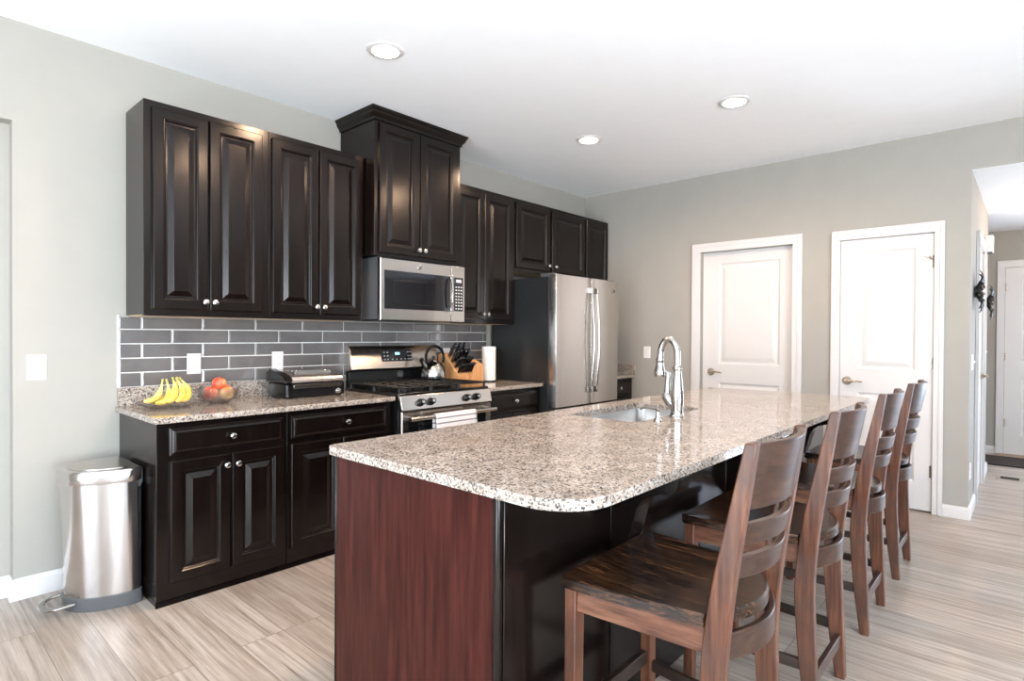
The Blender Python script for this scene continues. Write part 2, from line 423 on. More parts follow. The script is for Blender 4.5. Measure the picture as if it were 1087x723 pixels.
# hallway walls
HX = 2.08
HD = (.62, 1.36)                              # door in the hallway's side wall
wall('wall_hall_side', (.12, HD[0], YE, YE + .12, 0, HALLC), (HD[1], HX, YE, YE + .12, 0, HALLC), (HD[0], HD[1], YE, YE + .12, 2.08, HALLC))
wall_with_openings('wall_hall_far', 'x', 3.40, -7.5, -2.0, HALLC, [(-6.0, -4.7, .10, 2.15), (-4.322, -3.462, 0, 2.10)])
m = MB()
for q in ((-6.0, -5.94, .1, 2.15), (-4.76, -4.7, .1, 2.15), (-5.38, -5.32, .1, 2.15), (-6.0, -4.7, .1, .16), (-6.0, -4.7, 2.09, 2.15)): m.box(3.26, 3.32, *q)
struct(m.build('window_5', 'trim', smooth=False))
wall('wall_hall_right', (.12, 3.4, -7.65, -7.5, 0, HALLC))  # unseen; hall widened to here so cabinet fronts reflect a dim space
wall('wall_hall_recess', (HX - .12, 3.25, -2.2, -2.0, 0, HALLC), (HX - .12, HX, -2.2, YE + .12, 0, HALLC))
# closets behind the doors so nothing is open to the outside
wall('wall_closet', (.8, .9, -3.2, -1.2, 0, CEIL), (.12, .8, -1.28, -1.2, 0, CEIL), (.12, .8, -3.3, -3.24, 0, CEIL))

def baseboard(name, *segs, h=.088):
    m = MB()
    for ax, c, d, a0, a1 in segs:      # ax: wall normal axis, c: face coordinate, d: outward sign
        poly = [(0, 0), (.016, 0), (.016, h - .02), (.010, h - .008), (.006, h), (0, h)]
        if ax == 'x': m.prism([(c + d * p, z) for p, z in poly], 1, a0, a1)
        else: m.prism([(c + d * p, z) for p, z in poly], 0, a0, a1)
    return struct(m.build(name, 'trim', smooth=False))
baseboard('baseboard_back', ('y', 0, -1, NX + .0005, -4.385), ('y', .085, -1, WX, NX), ('x', NX, -1, -.016, .085), h=.105)
baseboard('baseboard_right', ('x', 0, -1, -1.257, -.66), ('x', 0, -1, -2.461, -2.229), ('x', 0, -1, YE - .016, -3.206), ('y', YE, -1, .0005, .52))
baseboard('baseboard_hall', ('y', YE, -1, 1.46, HX - .0005), ('x', 3.25, -1, -3.386, -2.2), ('x', HX, 1, YE - .016, -2.2))

# interior doors ------------------------------------------------------------
def door(name, o, u, n, y_w, dh, casing_top, cas_w, recess, panels, lever_at, hinges_at, lever_dir, out=.018, lever_mat='nickel', wide=True):
    """o: floor point of the slab's start edge on the wall face, u: along the wall, n: out of the wall, y_w: slab width"""
    o, u, n = Vector(o), Vector(u), Vector(n); v = Vector((0, 0, 1))
    face = -recess
    m = MB()
    # slab front built as stiles, rails and moulded panels
    panels = sorted(panels, key=lambda q: q[2]); us = sorted({0, y_w, panels[0][0], panels[0][1]}); zb = .012
    def fq(a, b, c_, d_):
        if b - a > 1e-4 and d_ - c_ > 1e-4:
            m.quad([o + u * a + v * c_ + n * face, o + u * b + v * c_ + n * face, o + u * b + v * d_ + n * face, o + u * a + v * d_ + n * face])
    a, b = panels[0][0], panels[0][1]
    fq(0, a, zb, dh); fq(b, y_w, zb, dh)
    zs = [zb] + [z for p in panels for z in (p[2], p[3])] + [dh]
    for i in range(0, len(zs), 2): fq(a, b, zs[i], zs[i + 1])
    for p in panels:
        m.rings(o + u * p[0] + v * p[2] + n * face, u, v, n, p[1] - p[0], p[3] - p[2],
                [(0, 0), (.006, -.004), (.014, -.010), (.026, -.011), (.036, -.008), (.060, -.003), (.064, -.003)])
    # slab edges and back
    for (p, q) in (((0, zb), (y_w, zb)), ((y_w, zb), (y_w, dh)), ((y_w, dh), (0, dh)), ((0, dh), (0, zb))):
        P, Q = o + u * p[0] + v * p[1] + n * face, o + u * q[0] + v * q[1] + n * face
        m.quad([P, Q, Q - n * .035, P - n * .035])
    fb = face - .035
    m.quad([o + v * zb + n * fb, o + u * y_w + v * zb + n * fb, o + u * y_w + v * dh + n * fb, o + v * dh + n * fb])
    slab = m.build(name, 'trim', smooth=False); struct(slab)
    c = MB()
    def cbar(a0, a1, z0, z1, inner):   # moulded casing bar: stepped thickness
        P = lambda a_, z_, k: o + u * a_ + v * z_ + n * k
        c.hexa([P(a0, z0, .001), P(a1, z0, .001), P(a1, z1, .001), P(a0, z1, .001)], [P(a0, z0, out), P(a1, z0, out), P(a1, z1, out), P(a0, z1, out)])
        if inner:
            i0, i1, j0, j1 = inner
            c.hexa([P(i0, j0, out), P(i1, j0, out), P(i1, j1, out), P(i0, j1, out)], [P(i0, j0, out + .006), P(i1, j0, out + .006), P(i1, j1, out + .006), P(i0, j1, out + .006)])
    g = .004; cw = cas_w
    cbar(-g - cw, -g, 0, dh + g, (-g - cw, -g - cw * .55, 0, casing_top))
    cbar(y_w + g, y_w + g + cw, 0, dh + g, (y_w + g + cw * .55, y_w + g + cw, 0, casing_top))
    cbar(-g - cw, y_w + g + cw, dh + g, casing_top, (-g - cw * .55, y_w + g + cw * .55, casing_top - cw * .45, casing_top))
    c.build('casing', 'trim', slab, bevel=.003)
    jb = MB()                            # jamb returning into the opening
    P = lambda a_, z_, k: o + u * a_ + v * z_ + n * k
    for a0, a1 in ((-g - .012, -g), (y_w + g, y_w + g + .012)):
        jb.hexa([P(a0, 0, -.10), P(a1, 0, -.10), P(a1, dh + g, -.10), P(a0, dh + g, -.10)], [P(a0, 0, .002), P(a1, 0, .002), P(a1, dh + g, .002), P(a0, dh + g, .002)])
    jb.hexa([P(-g, dh + g, -.10), P(y_w + g, dh + g, -.10), P(y_w + g, dh + g + .012, -.10), P(-g, dh + g + .012, -.10)],
            [P(-g, dh + g, .002), P(y_w + g, dh + g, .002), P(y_w + g, dh + g + .012, .002), P(-g, dh + g + .012, .002)])
    jb.build('jamb', 'trim', slab)
    if lever_at is not None:
        k = MB(); a_, z_ = lever_at
        base = o + u * a_ + v * z_ + n * face
        k.tube([base, base + n * .008, base + n * .012, base + n * .030, base + n * .05], [.034, .034, .028, .014, .012], 20)
        k.tube([base + n * .048 - u * lever_dir * .008, base + n * .052 + u * lever_dir * .03, base + n * .052 + u * lever_dir * .075 + v * .003, base + n * .048 + u * lever_dir * .115 - v * .004], [.011, .010, .008, .007], 10)
        k.build('door_handle', lever_mat, slab)
    for a_, z_ in hinges_at:
        h = MB(); base = o + u * a_ + v * z_ + n * (face + .004)
        h.tube([base - v * .045, base + v * .045], .007, 8)
        h.hexa([base - u * .012 - v * .045 - n * .003, base + u * .012 - v * .045 - n * .003, base + u * .012 + v * .045 - n * .003, base - u * .012 + v * .045 - n * .003],
               [base - u * .012 - v * .045 - n * .001, base + u * .012 - v * .045 - n * .001, base + u * .012 + v * .045 - n * .001, base - u * .012 + v * .045 - n * .001])
        h.build('hinge', 'nickel', slab)
    return slab
# door 1: slab recessed, opens away; start edge at larger y, running toward -y
door('door_1', (0, -1.343, 0), (0, -1, 0), (-1, 0, 0), .815, DT, 2.186, .078, .055, [(.155, .70, 1.055, 2.0), (.155, .70, .22, .88)], (.085, .978), [], 1)
d2 = door('door_2', (0, -2.529, 0), (0, -1, 0), (-1, 0, 0), .615, DT - .012, 2.172, .062, .004, [(.125, .505, 1.06, 1.995), (.125, .505, .22, .875)],
     (.052, .962), [(.612, 1.88), (.612, 1.12), (.612, .31)], 1)
st = MB(); st.tube([(-.012, -3.13, 1.90), (-.03, -3.12, 1.915), (-.045, -3.085, 1.92)], [.006, .006, .005], 8); st.build('door_stop', 'nickel', d2)
door('door_3', (HD[0], YE, 0), (1, 0, 0), (0, -1, 0), HD[1] - HD[0], 2.07, 2.155, .08, .004, [(.13, .61, 1.05, 1.95), (.13, .61, .22, .86)],
     (.67, .98), [(.0, 1.87), (.0, 1.1), (.0, .30)], -1)
door('door_4', (3.25, -3.462, 0), (0, -1, 0), (-1, 0, 0), .86, 2.10, 2.18, .068, .004, [(.14, .72, 1.06, 1.98), (.14, .72, .22, .87)],
     (.78, .98), [(.0, 1.88), (.0, 1.10), (.0, .36)], -1)
th = MB(); th.prism([(3.05, .0), (3.249, .0), (3.249, .012), (3.06, .012)], 1, -4.5, -3.40); struct(th.build('trim_1', 'wood_thresh'))

# ------------------------------------------------------------------ cabinets
DOOR_R = [(0, 0), (0, .014), (.004, .0195), (.006, .020), (.050, .020), (.053, .0165), (.058, .0155), (.063, .009), (.072, .0085), (.098, .0185), (.100, .019)]
DRAW_R = [(0, 0), (0, .008), (.005, .0115), (.012, .0125), (.017, .0165), (.026, .020), (.028, .020)]
def cab_knob(x, y, z, parent):
    k = MB(); k.lathe([(.007, 0), (.006, .012), (.006, .016), (.014, .020), (.0165, .025), (.014, .031), (.006, .0335)], (x, y, z), 16, '-y')
    return k.build('knob', 'knob', parent)
def cab_door(x0, x1, z0, z1, y, parent, knob=None, name='door', r=None):
    m = MB(); m.rings((x0, y, z0), (1, 0, 0), (0, 0, 1), (0, -1, 0), x1 - x0, z1 - z0, r or DOOR_R)
    m.quad([(x0, y, z0), (x1, y, z0), (x1, y, z1), (x0, y, z1)])
    d = m.build(name, 'espresso', parent, smooth=False)
    if knob: cab_knob(knob[0], y - .019, knob[1], d)
    return d
def upper(name, label, x0, x1, z0, z1, depth, doors, stile=True, under=True, knobz=.045, dz=(.035, .035)):
    t = thing(name, label, 'cabinet', ((x0 + x1) / 2, -depth / 2, z0))
    m = MB(); m.box(x0, x1, -depth, -.0005, z0 + .006, z1)
    m.box(x0 - .0005 if stile else x0, x1, -depth - .001, -depth + .018, z0, z1)
    m.build('carcass', 'espresso', t, bevel=.0015)
    if under:
        b = MB(); b.box(x0 + .012, x1 - .012, -depth + .019, -.012, z0 + .0005, z0 + .0058); b.build('underside', 'maple', t)
    for (a, b_, kx) in doors:
        cab_door(a, b_, z0 + dz[0], z1 - dz[1], -depth - .001, t, (kx, z0 + dz[0] + knobz) if kx is not None else None)
    return t
UB, UT, UD = 1.405, 2.518, .303
upper('wall_cabinet', 'dark espresso two-door wall cabinet at the exposed end of the row, above the fruit', -4.354, -3.702, UB, UT, UD,
      [(-4.318, -4.047, -4.066), (-4.039, -3.745, -4.018)])
upper('wall_cabinet', 'dark espresso two-door wall cabinet between the end cabinet and the crowned cabinet', -3.700, -3.050, UB, UT, UD,
      [(-3.685, -3.385, -3.406), (-3.377, -3.070, -3.355)])
TD = .418
t = upper('crowned_cabinet', 'tallest dark wall cabinet with crown moulding, over the microwave', -3.036, -2.262, 1.845, 2.77, TD,
          [(-3.004, -2.664, -2.684), (-2.656, -2.300, -2.632)], dz=(.022, .03), under=False)
cr = MB()
prof = [(0, 2.752), (.010, 2.752), (.012, 2.768), (.030, 2.790), (.034, 2.806), (.040, 2.812), (.046, 2.829), (0, 2.829)]
X0, X1, YF = -3.0365, -2.2615, -TD - .001
ringsA = []
for d, z in prof:
    ringsA.append([(X0 - d, -.001, z), (X0 - d, YF - d, z), (X1 + d, YF - d, z), (X1 + d, -.001, z)])
for A, B in zip(ringsA, ringsA[1:]):
    for k in range(3): cr.quad([A[k], A[k + 1], B[k + 1], B[k]])
cr.quad([ringsA[-1][0], ringsA[-1][1], ringsA[-1][2], ringsA[-1][3]])
cr.build('crown', 'espresso', t, smooth=False)
upper('wall_cabinet', 'dark espresso two-door wall cabinet between the microwave and the refrigerator', -2.240, -1.512, UB, UT, UD,
      [(-2.215, -1.894, -1.915), (-1.886, -1.545, -1.861)])
upper('wall_cabinet', 'short two-door dark cabinet directly over the refrigerator', -1.508, -.438, 1.880, UT, UD,
      [(-1.492, -1.020, -1.052), (-.985, -.465, -.948)], knobz=.05, dz=(.03, .03))
upper('wall_cabinet', 'narrow one-door dark cabinet in the corner beside the door wall', -.434, -.002, 1.58, UT, UD,
      [(-.418, -.030, None)], dz=(.03, .03))

CT = .914; CU = .884; BD = .608
def base_cab(name, label, x0, x1, drawers, doors, depth=BD):
    t = thing(name, label, 'cabinet', ((x0 + x1) / 2, -depth / 2, 0))
    m = MB(); m.box(x0, x1, -depth, -.0005, .03, CU - .001)
    m.box(x0 + .0005, x1, -depth + .012, -.0006, 0.0005, .03)
    m.build('carcass', 'espresso', t, bevel=.0015)
    s_ = MB(); s_.prism([(-depth - .004, .0), (-depth + .010, .0), (-depth + .010, .022), (-depth + .004, .020)], 0, x0 - .004, x1)
    s_.build('toe_moulding', 'espresso', t)
    for a, b, kx in drawers:
        cab_door(a, b, .722, .858, -depth - .0005, t, (kx, .790), 'drawer', DRAW_R)
    for a, b, kx in doors:
        cab_door(a, b, .105, .698, -depth - .0005, t, (kx, .643))
    return t
base_cab('base_cabinet', 'black-brown base cabinet at the end of the run, beside the steel bin', -4.385, -3.742, [(-4.331, -3.763, -4.045)],
         [(-4.331, -4.050, -4.073), (-4.042, -3.763, -4.018)])
base_cab('base_cabinet', 'black-brown base cabinet between the end cabinet and the stove', -3.738, -3.028, [(-3.718, -3.080, -3.373)],
         [(-3.718, -3.402, -3.428), (-3.394, -3.080, -3.368)])
base_cab('base_cabinet', 'black-brown base cabinet between the stove and the refrigerator', -2.178, -1.515, [(-2.158, -1.551, -1.850)],
         [(-2.158, -1.872, -1.895), (-1.866, -1.551, -1.842)])
base_cab('base_cabinet', 'small dark base cabinet in the corner right of the refrigerator', -.520, -.002, [(-.500, -.050, -.28)], [(-.500, -.050, -.46)])

def counter(label, x0, x1, splash, name='countertop', yb=-.001):
    t = thing(name, label, 'countertop', ((x0 + x1) / 2, -.324, CU))
    m = MB(); m.box(x0, x1, -.648, yb, CU, CT); m.build('slab', 'granite', t, bevel=.006, segs=3)
    for b in splash:
        s_ = MB(); s_.box(*b); s_.build('splash_strip', 'granite', t, bevel=.002)
    return t
counter('long speckled granite countertop holding the fruit and the grill', -4.4045, -3.026, [(-4.395, -3.026, -.020, -.001, CT + .0005, 1.016)])
counter('short granite countertop between stove and refrigerator, under the knife block', -2.180, -1.512, [(-2.180, -1.512, -.020, -.001, CT + .0005, 1.016)])
counter('small granite countertop in the corner right of the refrigerator', -.525, -.002, [(-.525, -.022, -.020, -.001, CT + .0005, 1.016), (-.021, -.002, -.648, -.001, CT + .0005, 1.016)])

# tile backsplash
t = thing('tile_backsplash', 'grey glass subway tiles with white grout between counter and wall cabinets', 'backsplash', (-3, 0, 1.017))
BX0, BX1, BZ0, BZ1 = -4.390, -1.548, 1.0165, UB - .001
g = MB(); g.box(BX0, BX1, -.0065, -.0005, BZ0, BZ1 - .002); g.box(BX0 - .006, BX0, -.011, -.0005, BZ0, UB + .006)
g.build('grout', 'grout', t)
m = MB(); row = 0; z = BZ0 + .003; P_ = .0795; TL = .3175
while z < BZ1 - .01:
    z1 = min(z + P_ - .0055, BZ1 - .003)
    xj = (-4.283 if row % 2 == 0 else -4.1305) - TL
    while xj < BX1:
        a, b = max(xj + .0028, BX0 + .001), min(xj + TL - .0028, BX1 - .002)
        if b - a > .012:
            m.rings((a, -.0066, z), (1, 0, 0), (0, 0, 1), (0, -1, 0), b - a, z1 - z, [(0, 0), (0, .003), (.006, .0045), (.0065, .0045)])
        xj += TL
    row += 1; z += P_
m.build('tiles', 'tile', t, smooth=False)

# ------------------------------------------------------------------ island
IX0, IX1, IY0, IY1 = -4.195, -.872, -2.905, -1.808
HOLE = (-2.93, -2.21, -2.335, -1.945)
t = thing('island_countertop', 'big pale granite island top with a sink cut into it', 'countertop', ((IX0 + IX1) / 2, (IY0 + IY1) / 2, CU))
outer = rrect(IX0, IX1, IY0, IY1, [.09, .03, .155, .05], 10)
inner = rrect(*HOLE, .05, 6)
bm = bmesh.new()
def loop_edges(poly):
    vs = [bm.verts.new((x, y, CT)) for x, y in poly]
    return [bm.edges.new((vs[i], vs[(i + 1) % len(vs)])) for i in range(len(vs))]
ed = loop_edges(outer) + loop_edges(inner)
bmesh.ops.triangle_fill(bm, use_beauty=True, use_dissolve=False, edges=ed)
ret = bmesh.ops.extrude_face_region(bm, geom=bm.faces[:])
vs = [q for q in ret['geom'] if isinstance(q, bmesh.types.BMVert)]
bmesh.ops.translate(bm, verts=vs, vec=(0, 0, CU - CT))
mm = MB(); mm.bm.free(); mm.bm = bm
mm.build('slab', 'granite', t, bevel=.006, segs=3)

BX0_, BX1_, BY0_, BY1_ = -4.168, -.93, -2.638, -1.832
t = thing('island_cabinet', 'dark island base with red-brown end panel and arched brackets', 'kitchen island', (-2.5, -2.235, 0))
m = MB()
m.box(BX0_ + .02, BX1_, BY0_ + .012, BY1_ - .02, .001, .03)
m.box(BX0_ + .02, -3.02, BY0_ + .014, BY1_, .03, CU - .001)           # left of the sink
m.box(-2.12, BX1_, BY0_ + .014, BY1_, .03, CU - .001)
m.box(-3.02, -2.12, BY0_ + .014, -2.40, .03, CU - .001); m.box(-3.02, -2.12, -1.86, BY1_, .03, CU - .001); m.box(-3.02, -2.12, -2.40, -1.86, .03, .60)
m.build('carcass', 'espresso', t)
m = MB(); m.box(BX0_, BX0_ + .0195, BY0_ + .022, BY1_ - .002, .001, CU - .001); m.build('end_panel', 'mahogany', t, bevel=.001)['label'] = 'red-brown wood-grain panel'
m = MB(); m.box(BX0_ - .003, BX0_ + .019, BY0_ - .001, BY0_ + .0215, .001, CU - .001); m.build('corner_trim', 'espresso', t, bevel=.008, segs=4)
m = MB(); m.box(BX0_ - .002, BX0_ + .0195, BY1_ - .0018, BY1_ + .008, .001, CU - .001); m.build('edge_trim', 'espresso', t, bevel=.002)
for a, b in ((BX0_ + .0215, -3.617), (-3.611, -2.624), (-2.618, -1.62), (-1.614, BX1_)):
    m = MB(); m.box(a, b, BY0_, BY0_ + .0135, .001, CU - .001); m.build('back_panel', 'espresso', t, bevel=.003)
def corbel_profile():
    pts = [(-2.6385, CU - .001), (-2.885, CU - .001), (-2.888, .868)]
    for a in range(0, 7):        # rounded nose
        th_ = a / 6 * PI * .62
        pts.append((-2.838 - .046 * math.cos(th_) * 1.0, .862 - .048 * math.sin(th_) * 1.15))
    pts += [(-2.800, .804), (-2.776, .796), (-2.752, .775), (-2.735, .745), (-2.724, .705), (-2.716, .672), (-2.703, .640), (-2.694, .615), (-2.676, .598), (-2.662, .590), (-2.650, .572), (-2.6385, .560)]
    return pts
for cx in (-3.612, -2.62, -1.62):
    m = MB(); m.prism(corbel_profile(), 0, cx, cx + .09); m.build('corbel', 'espresso', t, bevel=.003)

# sink, faucet, soap pump
t = thing('sink', 'stainless undermount sink bowl in the island top', 'sink', (-2.57, -2.14, .66))
m = MB(); x0, x1, y0, y1 = HOLE[0] - .006, HOLE[1] + .006, HOLE[2] - .006, HOLE[3] + .006
R = [(rrect(x0 - .02, x1 + .02, y0 - .02, y1 + .02, .06, 6), CU - .0015), (rrect(x0, x1, y0, y1, .05, 6), CU - .0015), (rrect(x0 + .008, x1 - .008, y0 + .008, y1 - .008, .055, 6), .72),
     (rrect(x0 + .03, x1 - .03, y0 + .03, y1 - .03, .05, 6), .690), (rrect(x0 + .06, x1 - .06, y0 + .06, y1 - .06, .04, 6), .684)]
L_ = [[m.bm.verts.new((p[0], p[1], z_)) for p in poly] for poly, z_ in R]
for A, B in zip(L_, L_[1:]):
    for k in range(len(A)): m.bm.faces.new([A[k], A[(k + 1) % len(A)], B[(k + 1) % len(A)], B[k]])
m.bm.faces.new(L_[-1])
bowl = m.build('bowl', 'sink', t); sm = bowl.modifiers.new('thickness', 'SOLIDIFY'); sm.thickness = .0012; sm.offset = -1
m = MB(); m.lathe([(.045, .6845), (.045, .687), (.036, .688), (.032, .686), (0, .686)], (-2.57, -2.14, 0), 20); m.build('drain', 'chrome', t)

FX, FY = -2.615, -2.388
t = thing('faucet', 'tall gooseneck pull-down faucet in brushed chrome on the island', 'faucet', (FX, FY, CT))
m = MB(); m.lathe([(.037, CT), (.037, CT + .006), (.032, CT + .012), (.030, CT + .03), (.032, CT + .06), (.033, CT + .10), (.027, CT + .17), (.0195, CT + .228), (.020, CT + .232), (.0245, CT + .237), (.0245, CT + .244), (.018, CT + .250), (.016, CT + .256)], (FX, FY, 0), 24)
m.tube([(FX, FY + .0, CT + .040), (FX, FY + .030, CT + .066), (FX - .004, FY + .050, CT + .094), (FX - .005, FY + .060, CT + .114)], [.024, .028, .028, .019], 14)
m.build('body', 'chrome', t)
R_ = .046; zc = CT + .300; pts = [(FX, FY, CT + .25)]
for k in range(0, 15):
    a = PI * k / 14
    pts.append((FX, FY + R_ - R_ * math.cos(a), zc + R_ * 1.85 * math.sin(a)))
pts.append((FX, FY + 2 * R_ + .002, zc - .014))
m = MB(); m.tube(pts, .0165, 14); m.build('spout', 'chrome', t)
m = MB(); yy = FY + 2 * R_ + .003
m.lathe([(.018, zc - .012), (.0205, zc - .018), (.0205, zc - .025), (.018, zc - .030), (.021, zc - .050), (.0265, zc - .072), (.0285, zc - .092), (.026, zc - .104), (.020, zc - .106)][::-1], (FX, yy, 0), 20); m.build('spray_head', 'chrome', t)
m = MB(); m.tube([(FX - .005, FY + .052, CT + .110), (FX - .005, FY + .050, CT + .150), (FX - .005, FY + .048, CT + .190), (FX - .005, FY + .049, CT + .214), (FX - .005, FY + .060, CT + .226)], [.0165, .0145, .012, .014, .009], 12)
m.build('lever', 'chrome', t)
m = MB(); sx_, sy_ = -2.82, -2.392
m.lathe([(.019, CT), (.019, CT + .006), (.013, CT + .016), (.0105, CT + .030), (.009, CT + .045), (.011, CT + .048), (.012, CT + .058), (.008, CT + .062)], (sx_, sy_, 0), 18)
t = thing('soap_dispenser', 'small chrome soap pump beside the faucet', 'soap dispenser', (sx_, sy_, CT)); m.build('base', 'chrome', t)
m = MB(); m.tube([(sx_, sy_ - .004, CT + .057), (sx_, sy_ + .03, CT + .061), (sx_, sy_ + .075, CT + .058), (sx_, sy_ + .092, CT + .048)], [.009, .007, .006, .0055], 10); m.build('nozzle', 'chrome', t)

# ------------------------------------------------------------------ refrigerator
RX0, RX1, RF, RS, RH = -1.500, -.542, -.775, -.692, 1.822
t = thing('refrigerator', 'stainless french-door refrigerator with charcoal sides', 'refrigerator', ((RX0 + RX1) / 2, -.4, 0))
m = MB(); m.box(RX0, RX1, RS, -.03, .012, RH - .018); m.build('body', 'fridge_side', t, bevel=.004)['label'] = 'charcoal painted side'
def fr_door(name, a, b, z0, z1, bow=.010):
    m = MB(); n = 10; pr = []
    for k in range(n + 1):
        x = a + (b - a) * k / n; s_ = (x - RX0) / (RX1 - RX0)
        pr.append((x, RF - bow * (1 - (2 * s_ - 1) ** 2) + .004))
    poly = [(a, RS - .006)] + [(a, RF + .018), (a + .002, RF + .008)] + pr[1:-1] + [(b - .002, RF + .008), (b, RF + .018)] + [(b, RS - .006)]
    m.prism(poly, 2, z0, z1)
    return m.build(name, 'steel_v', t, bevel=.002)
SPL = -.993
dl = fr_door('door', RX0, SPL - .002, .712, RH); dr = fr_door('door', SPL + .002, RX1, .712, RH)
dz = fr_door('freezer_drawer', RX0, RX1, .06, .698)
m = MB(); m.box(RX0 + .006, RX1 - .006, RS - .004, RS + .002, .05, RH - .02); m.build('gasket', 'black', t)
def bar_handle(x, y, z0, z1, parent, bow=.028, r=.0125):
    m = MB(); P = []
    for k in range(13):
        s_ = k / 12; P.append((x, y - .028 - bow * math.sin(PI * s_), z0 + (z1 - z0) * s_))
    m.tube(P, r, 12, flat=(1, .75))
    m.box(x - .014, x + .014, y - .040, y + .004, z0 - .022, z0 + .03); m.box(x - .014, x + .014, y - .040, y + .004, z1 - .03, z1 + .022)
    return m.build('handle', 'chrome', parent, bevel=.003)
bar_handle(SPL - .040, RF - .004, .835, 1.715, dl); bar_handle(SPL + .040, RF - .004, .835, 1.715, dr)
m = MB(); zf = .62
P = [(RX0 + .10 + (RX1 - RX0 - .2) * k / 12, RF - .036 - .02 * math.sin(PI * k / 12), zf) for k in range(13)]
m.tube(P, .0125, 12); m.tube([(RX0 + .11, RF, zf), (RX0 + .11, RF - .04, zf)], .012, 10); m.tube([(RX1 - .11, RF, zf), (RX1 - .11, RF - .04, zf)], .012, 10); m.build('handle', 'chrome', dz)
for x in (RX0 + .05, RX1 - .05):
    m = MB(); m.box(x - .045, x + .045, RS - .045, RS + .10, RH - .0175, RH + .012); m.build('hinge_cover', 'grey_plastic', t, bevel=.006)
def emblem(x, y, z, r, parent):
    m = MB(); m.lathe([(r, 0), (r, .002), (r * .9, .003), (r * .86, .003)], (x, y, z), 24, '-y'); o = m.build('emblem', 'knob', parent)
    k = MB(); yy = y - .0036
    def arc(cx, cz, rr, a0, a1):
        k.tube([(x + cx + rr * math.cos(a0 + (a1 - a0) * i / 10), yy, z + cz + rr * math.sin(a0 + (a1 - a0) * i / 10)) for i in range(11)], r * .07, 6)
    arc(-r * .28, 0, r * .36, .4, 5.6); arc(-r * .22, -r * .28, r * .2, -.3, 3.0)
    arc(r * .30, r * .20, r * .24, .4, 4.9); arc(r * .30, -r * .22, r * .27, -1.2 - 3.6, 1.1)
    arc(0, 0, r * .80, 0, 6.283)
    k.build('monogram', 'black', o)
emblem(-.640, RF - .0045, 1.728, .020, dr)

# ------------------------------------------------------------------ microwave
MX0, MX1, MZ0, MZ1, MY = -2.990, -2.213, 1.412, 1.836, -.425
t = thing('microwave', 'stainless over-the-range microwave under the crowned cabinet', 'microwave', ((MX0 + MX1) / 2, -.2, MZ0))
m = MB(); m.box(MX0 + .002, MX1 - .002, MY + .035, -.003, MZ0 + .006, MZ1 + .008); m.build('housing', 'grey_plastic', t, bevel=.003)
m = MB(); m.box(MX0 + .02, MX1 - .02, -.36, -.06, MZ0 - .004, MZ0 + .0055); m.build('grille', 'black', t)
CPX = -2.352     # split between door and control section
m = MB(); m.rings((MX0, MY + .0345, MZ0), (1, 0, 0), (0, 0, 1), (0, -1, 0), CPX - MX0, MZ1 - MZ0, [(0, 0), (0, .030), (.004, .0345)], cap=False)
fy = MY
wx0, wx1, wz0, wz1 = -2.956, -2.405, 1.492, 1.752
def fr(a, b, c_, d_): m.quad([(a, fy, c_), (b, fy, c_), (b, fy, d_), (a, fy, d_)])
a0, a1, c0, c1 = MX0 + .004, CPX - .004, MZ0 + .004, MZ1 - .004
fr(a0, wx0, c0, c1); fr(wx1, a1, c0, c1); fr(wx0, wx1, c0, wz0); fr(wx0, wx1, wz1, c1)
md = m.build('door', 'steel_h', t, smooth=False)
m = MB(); m.box(wx0 - .002, wx1 + .045, fy - .0015, fy + .02, wz0 - .002, wz1 + .002); m.build('window', 'black_gloss', md)
m = MB(); m.rings((wx0 + .07, fy - .0016, wz0 + .03), (1, 0, 0), (0, 0, 1), (0, -1, 0), .36, .17, [(0, 0), (.003, .0012), (.006, 0)], cap=False); m.build('window_border', 'black', md)
m = MB(); m.box(CPX + .0015, MX1, MY, MY + .0345, MZ0, MZ1); cs = m.build('control_section', 'steel_h', t, bevel=.003)
m = MB(); m.box(-2.322, -2.232, MY - .002, MY + .001, 1.494, 1.750); kp = m.build('keypad', 'black_gloss', cs)
m = MB(); m.box(-2.305, -2.250, MY - .0028, MY - .0018, 1.712, 1.735); m.build('display', 'mesh_grey', kp)
m = MB()
for r_ in range(8):
    for c_ in range(3):
        x = -2.310 + c_ * .026; z = 1.508 + r_ * .0235
        m.box(x, x + .015, MY - .0028, MY - .0018, z, z + .009)
m.build('keys', 'mesh_grey', kp)
m = MB(); P = []
for k in range(11):
    s_ = k / 10; P.append((-2.375, MY - .030 - .016 * math.sin(PI * s_), 1.500 + .246 * s_))
m.tube(P, .010, 10, flat=(1.1, .9)); m.box(-2.390, -2.360, MY - .040, MY + .001, 1.488, 1.520); m.box(-2.390, -2.360, MY - .040, MY + .001, 1.728, 1.760)
m.build('handle', 'chrome', md, bevel=.003)
emblem(-2.655, MY - .0002, 1.793, .016, md)

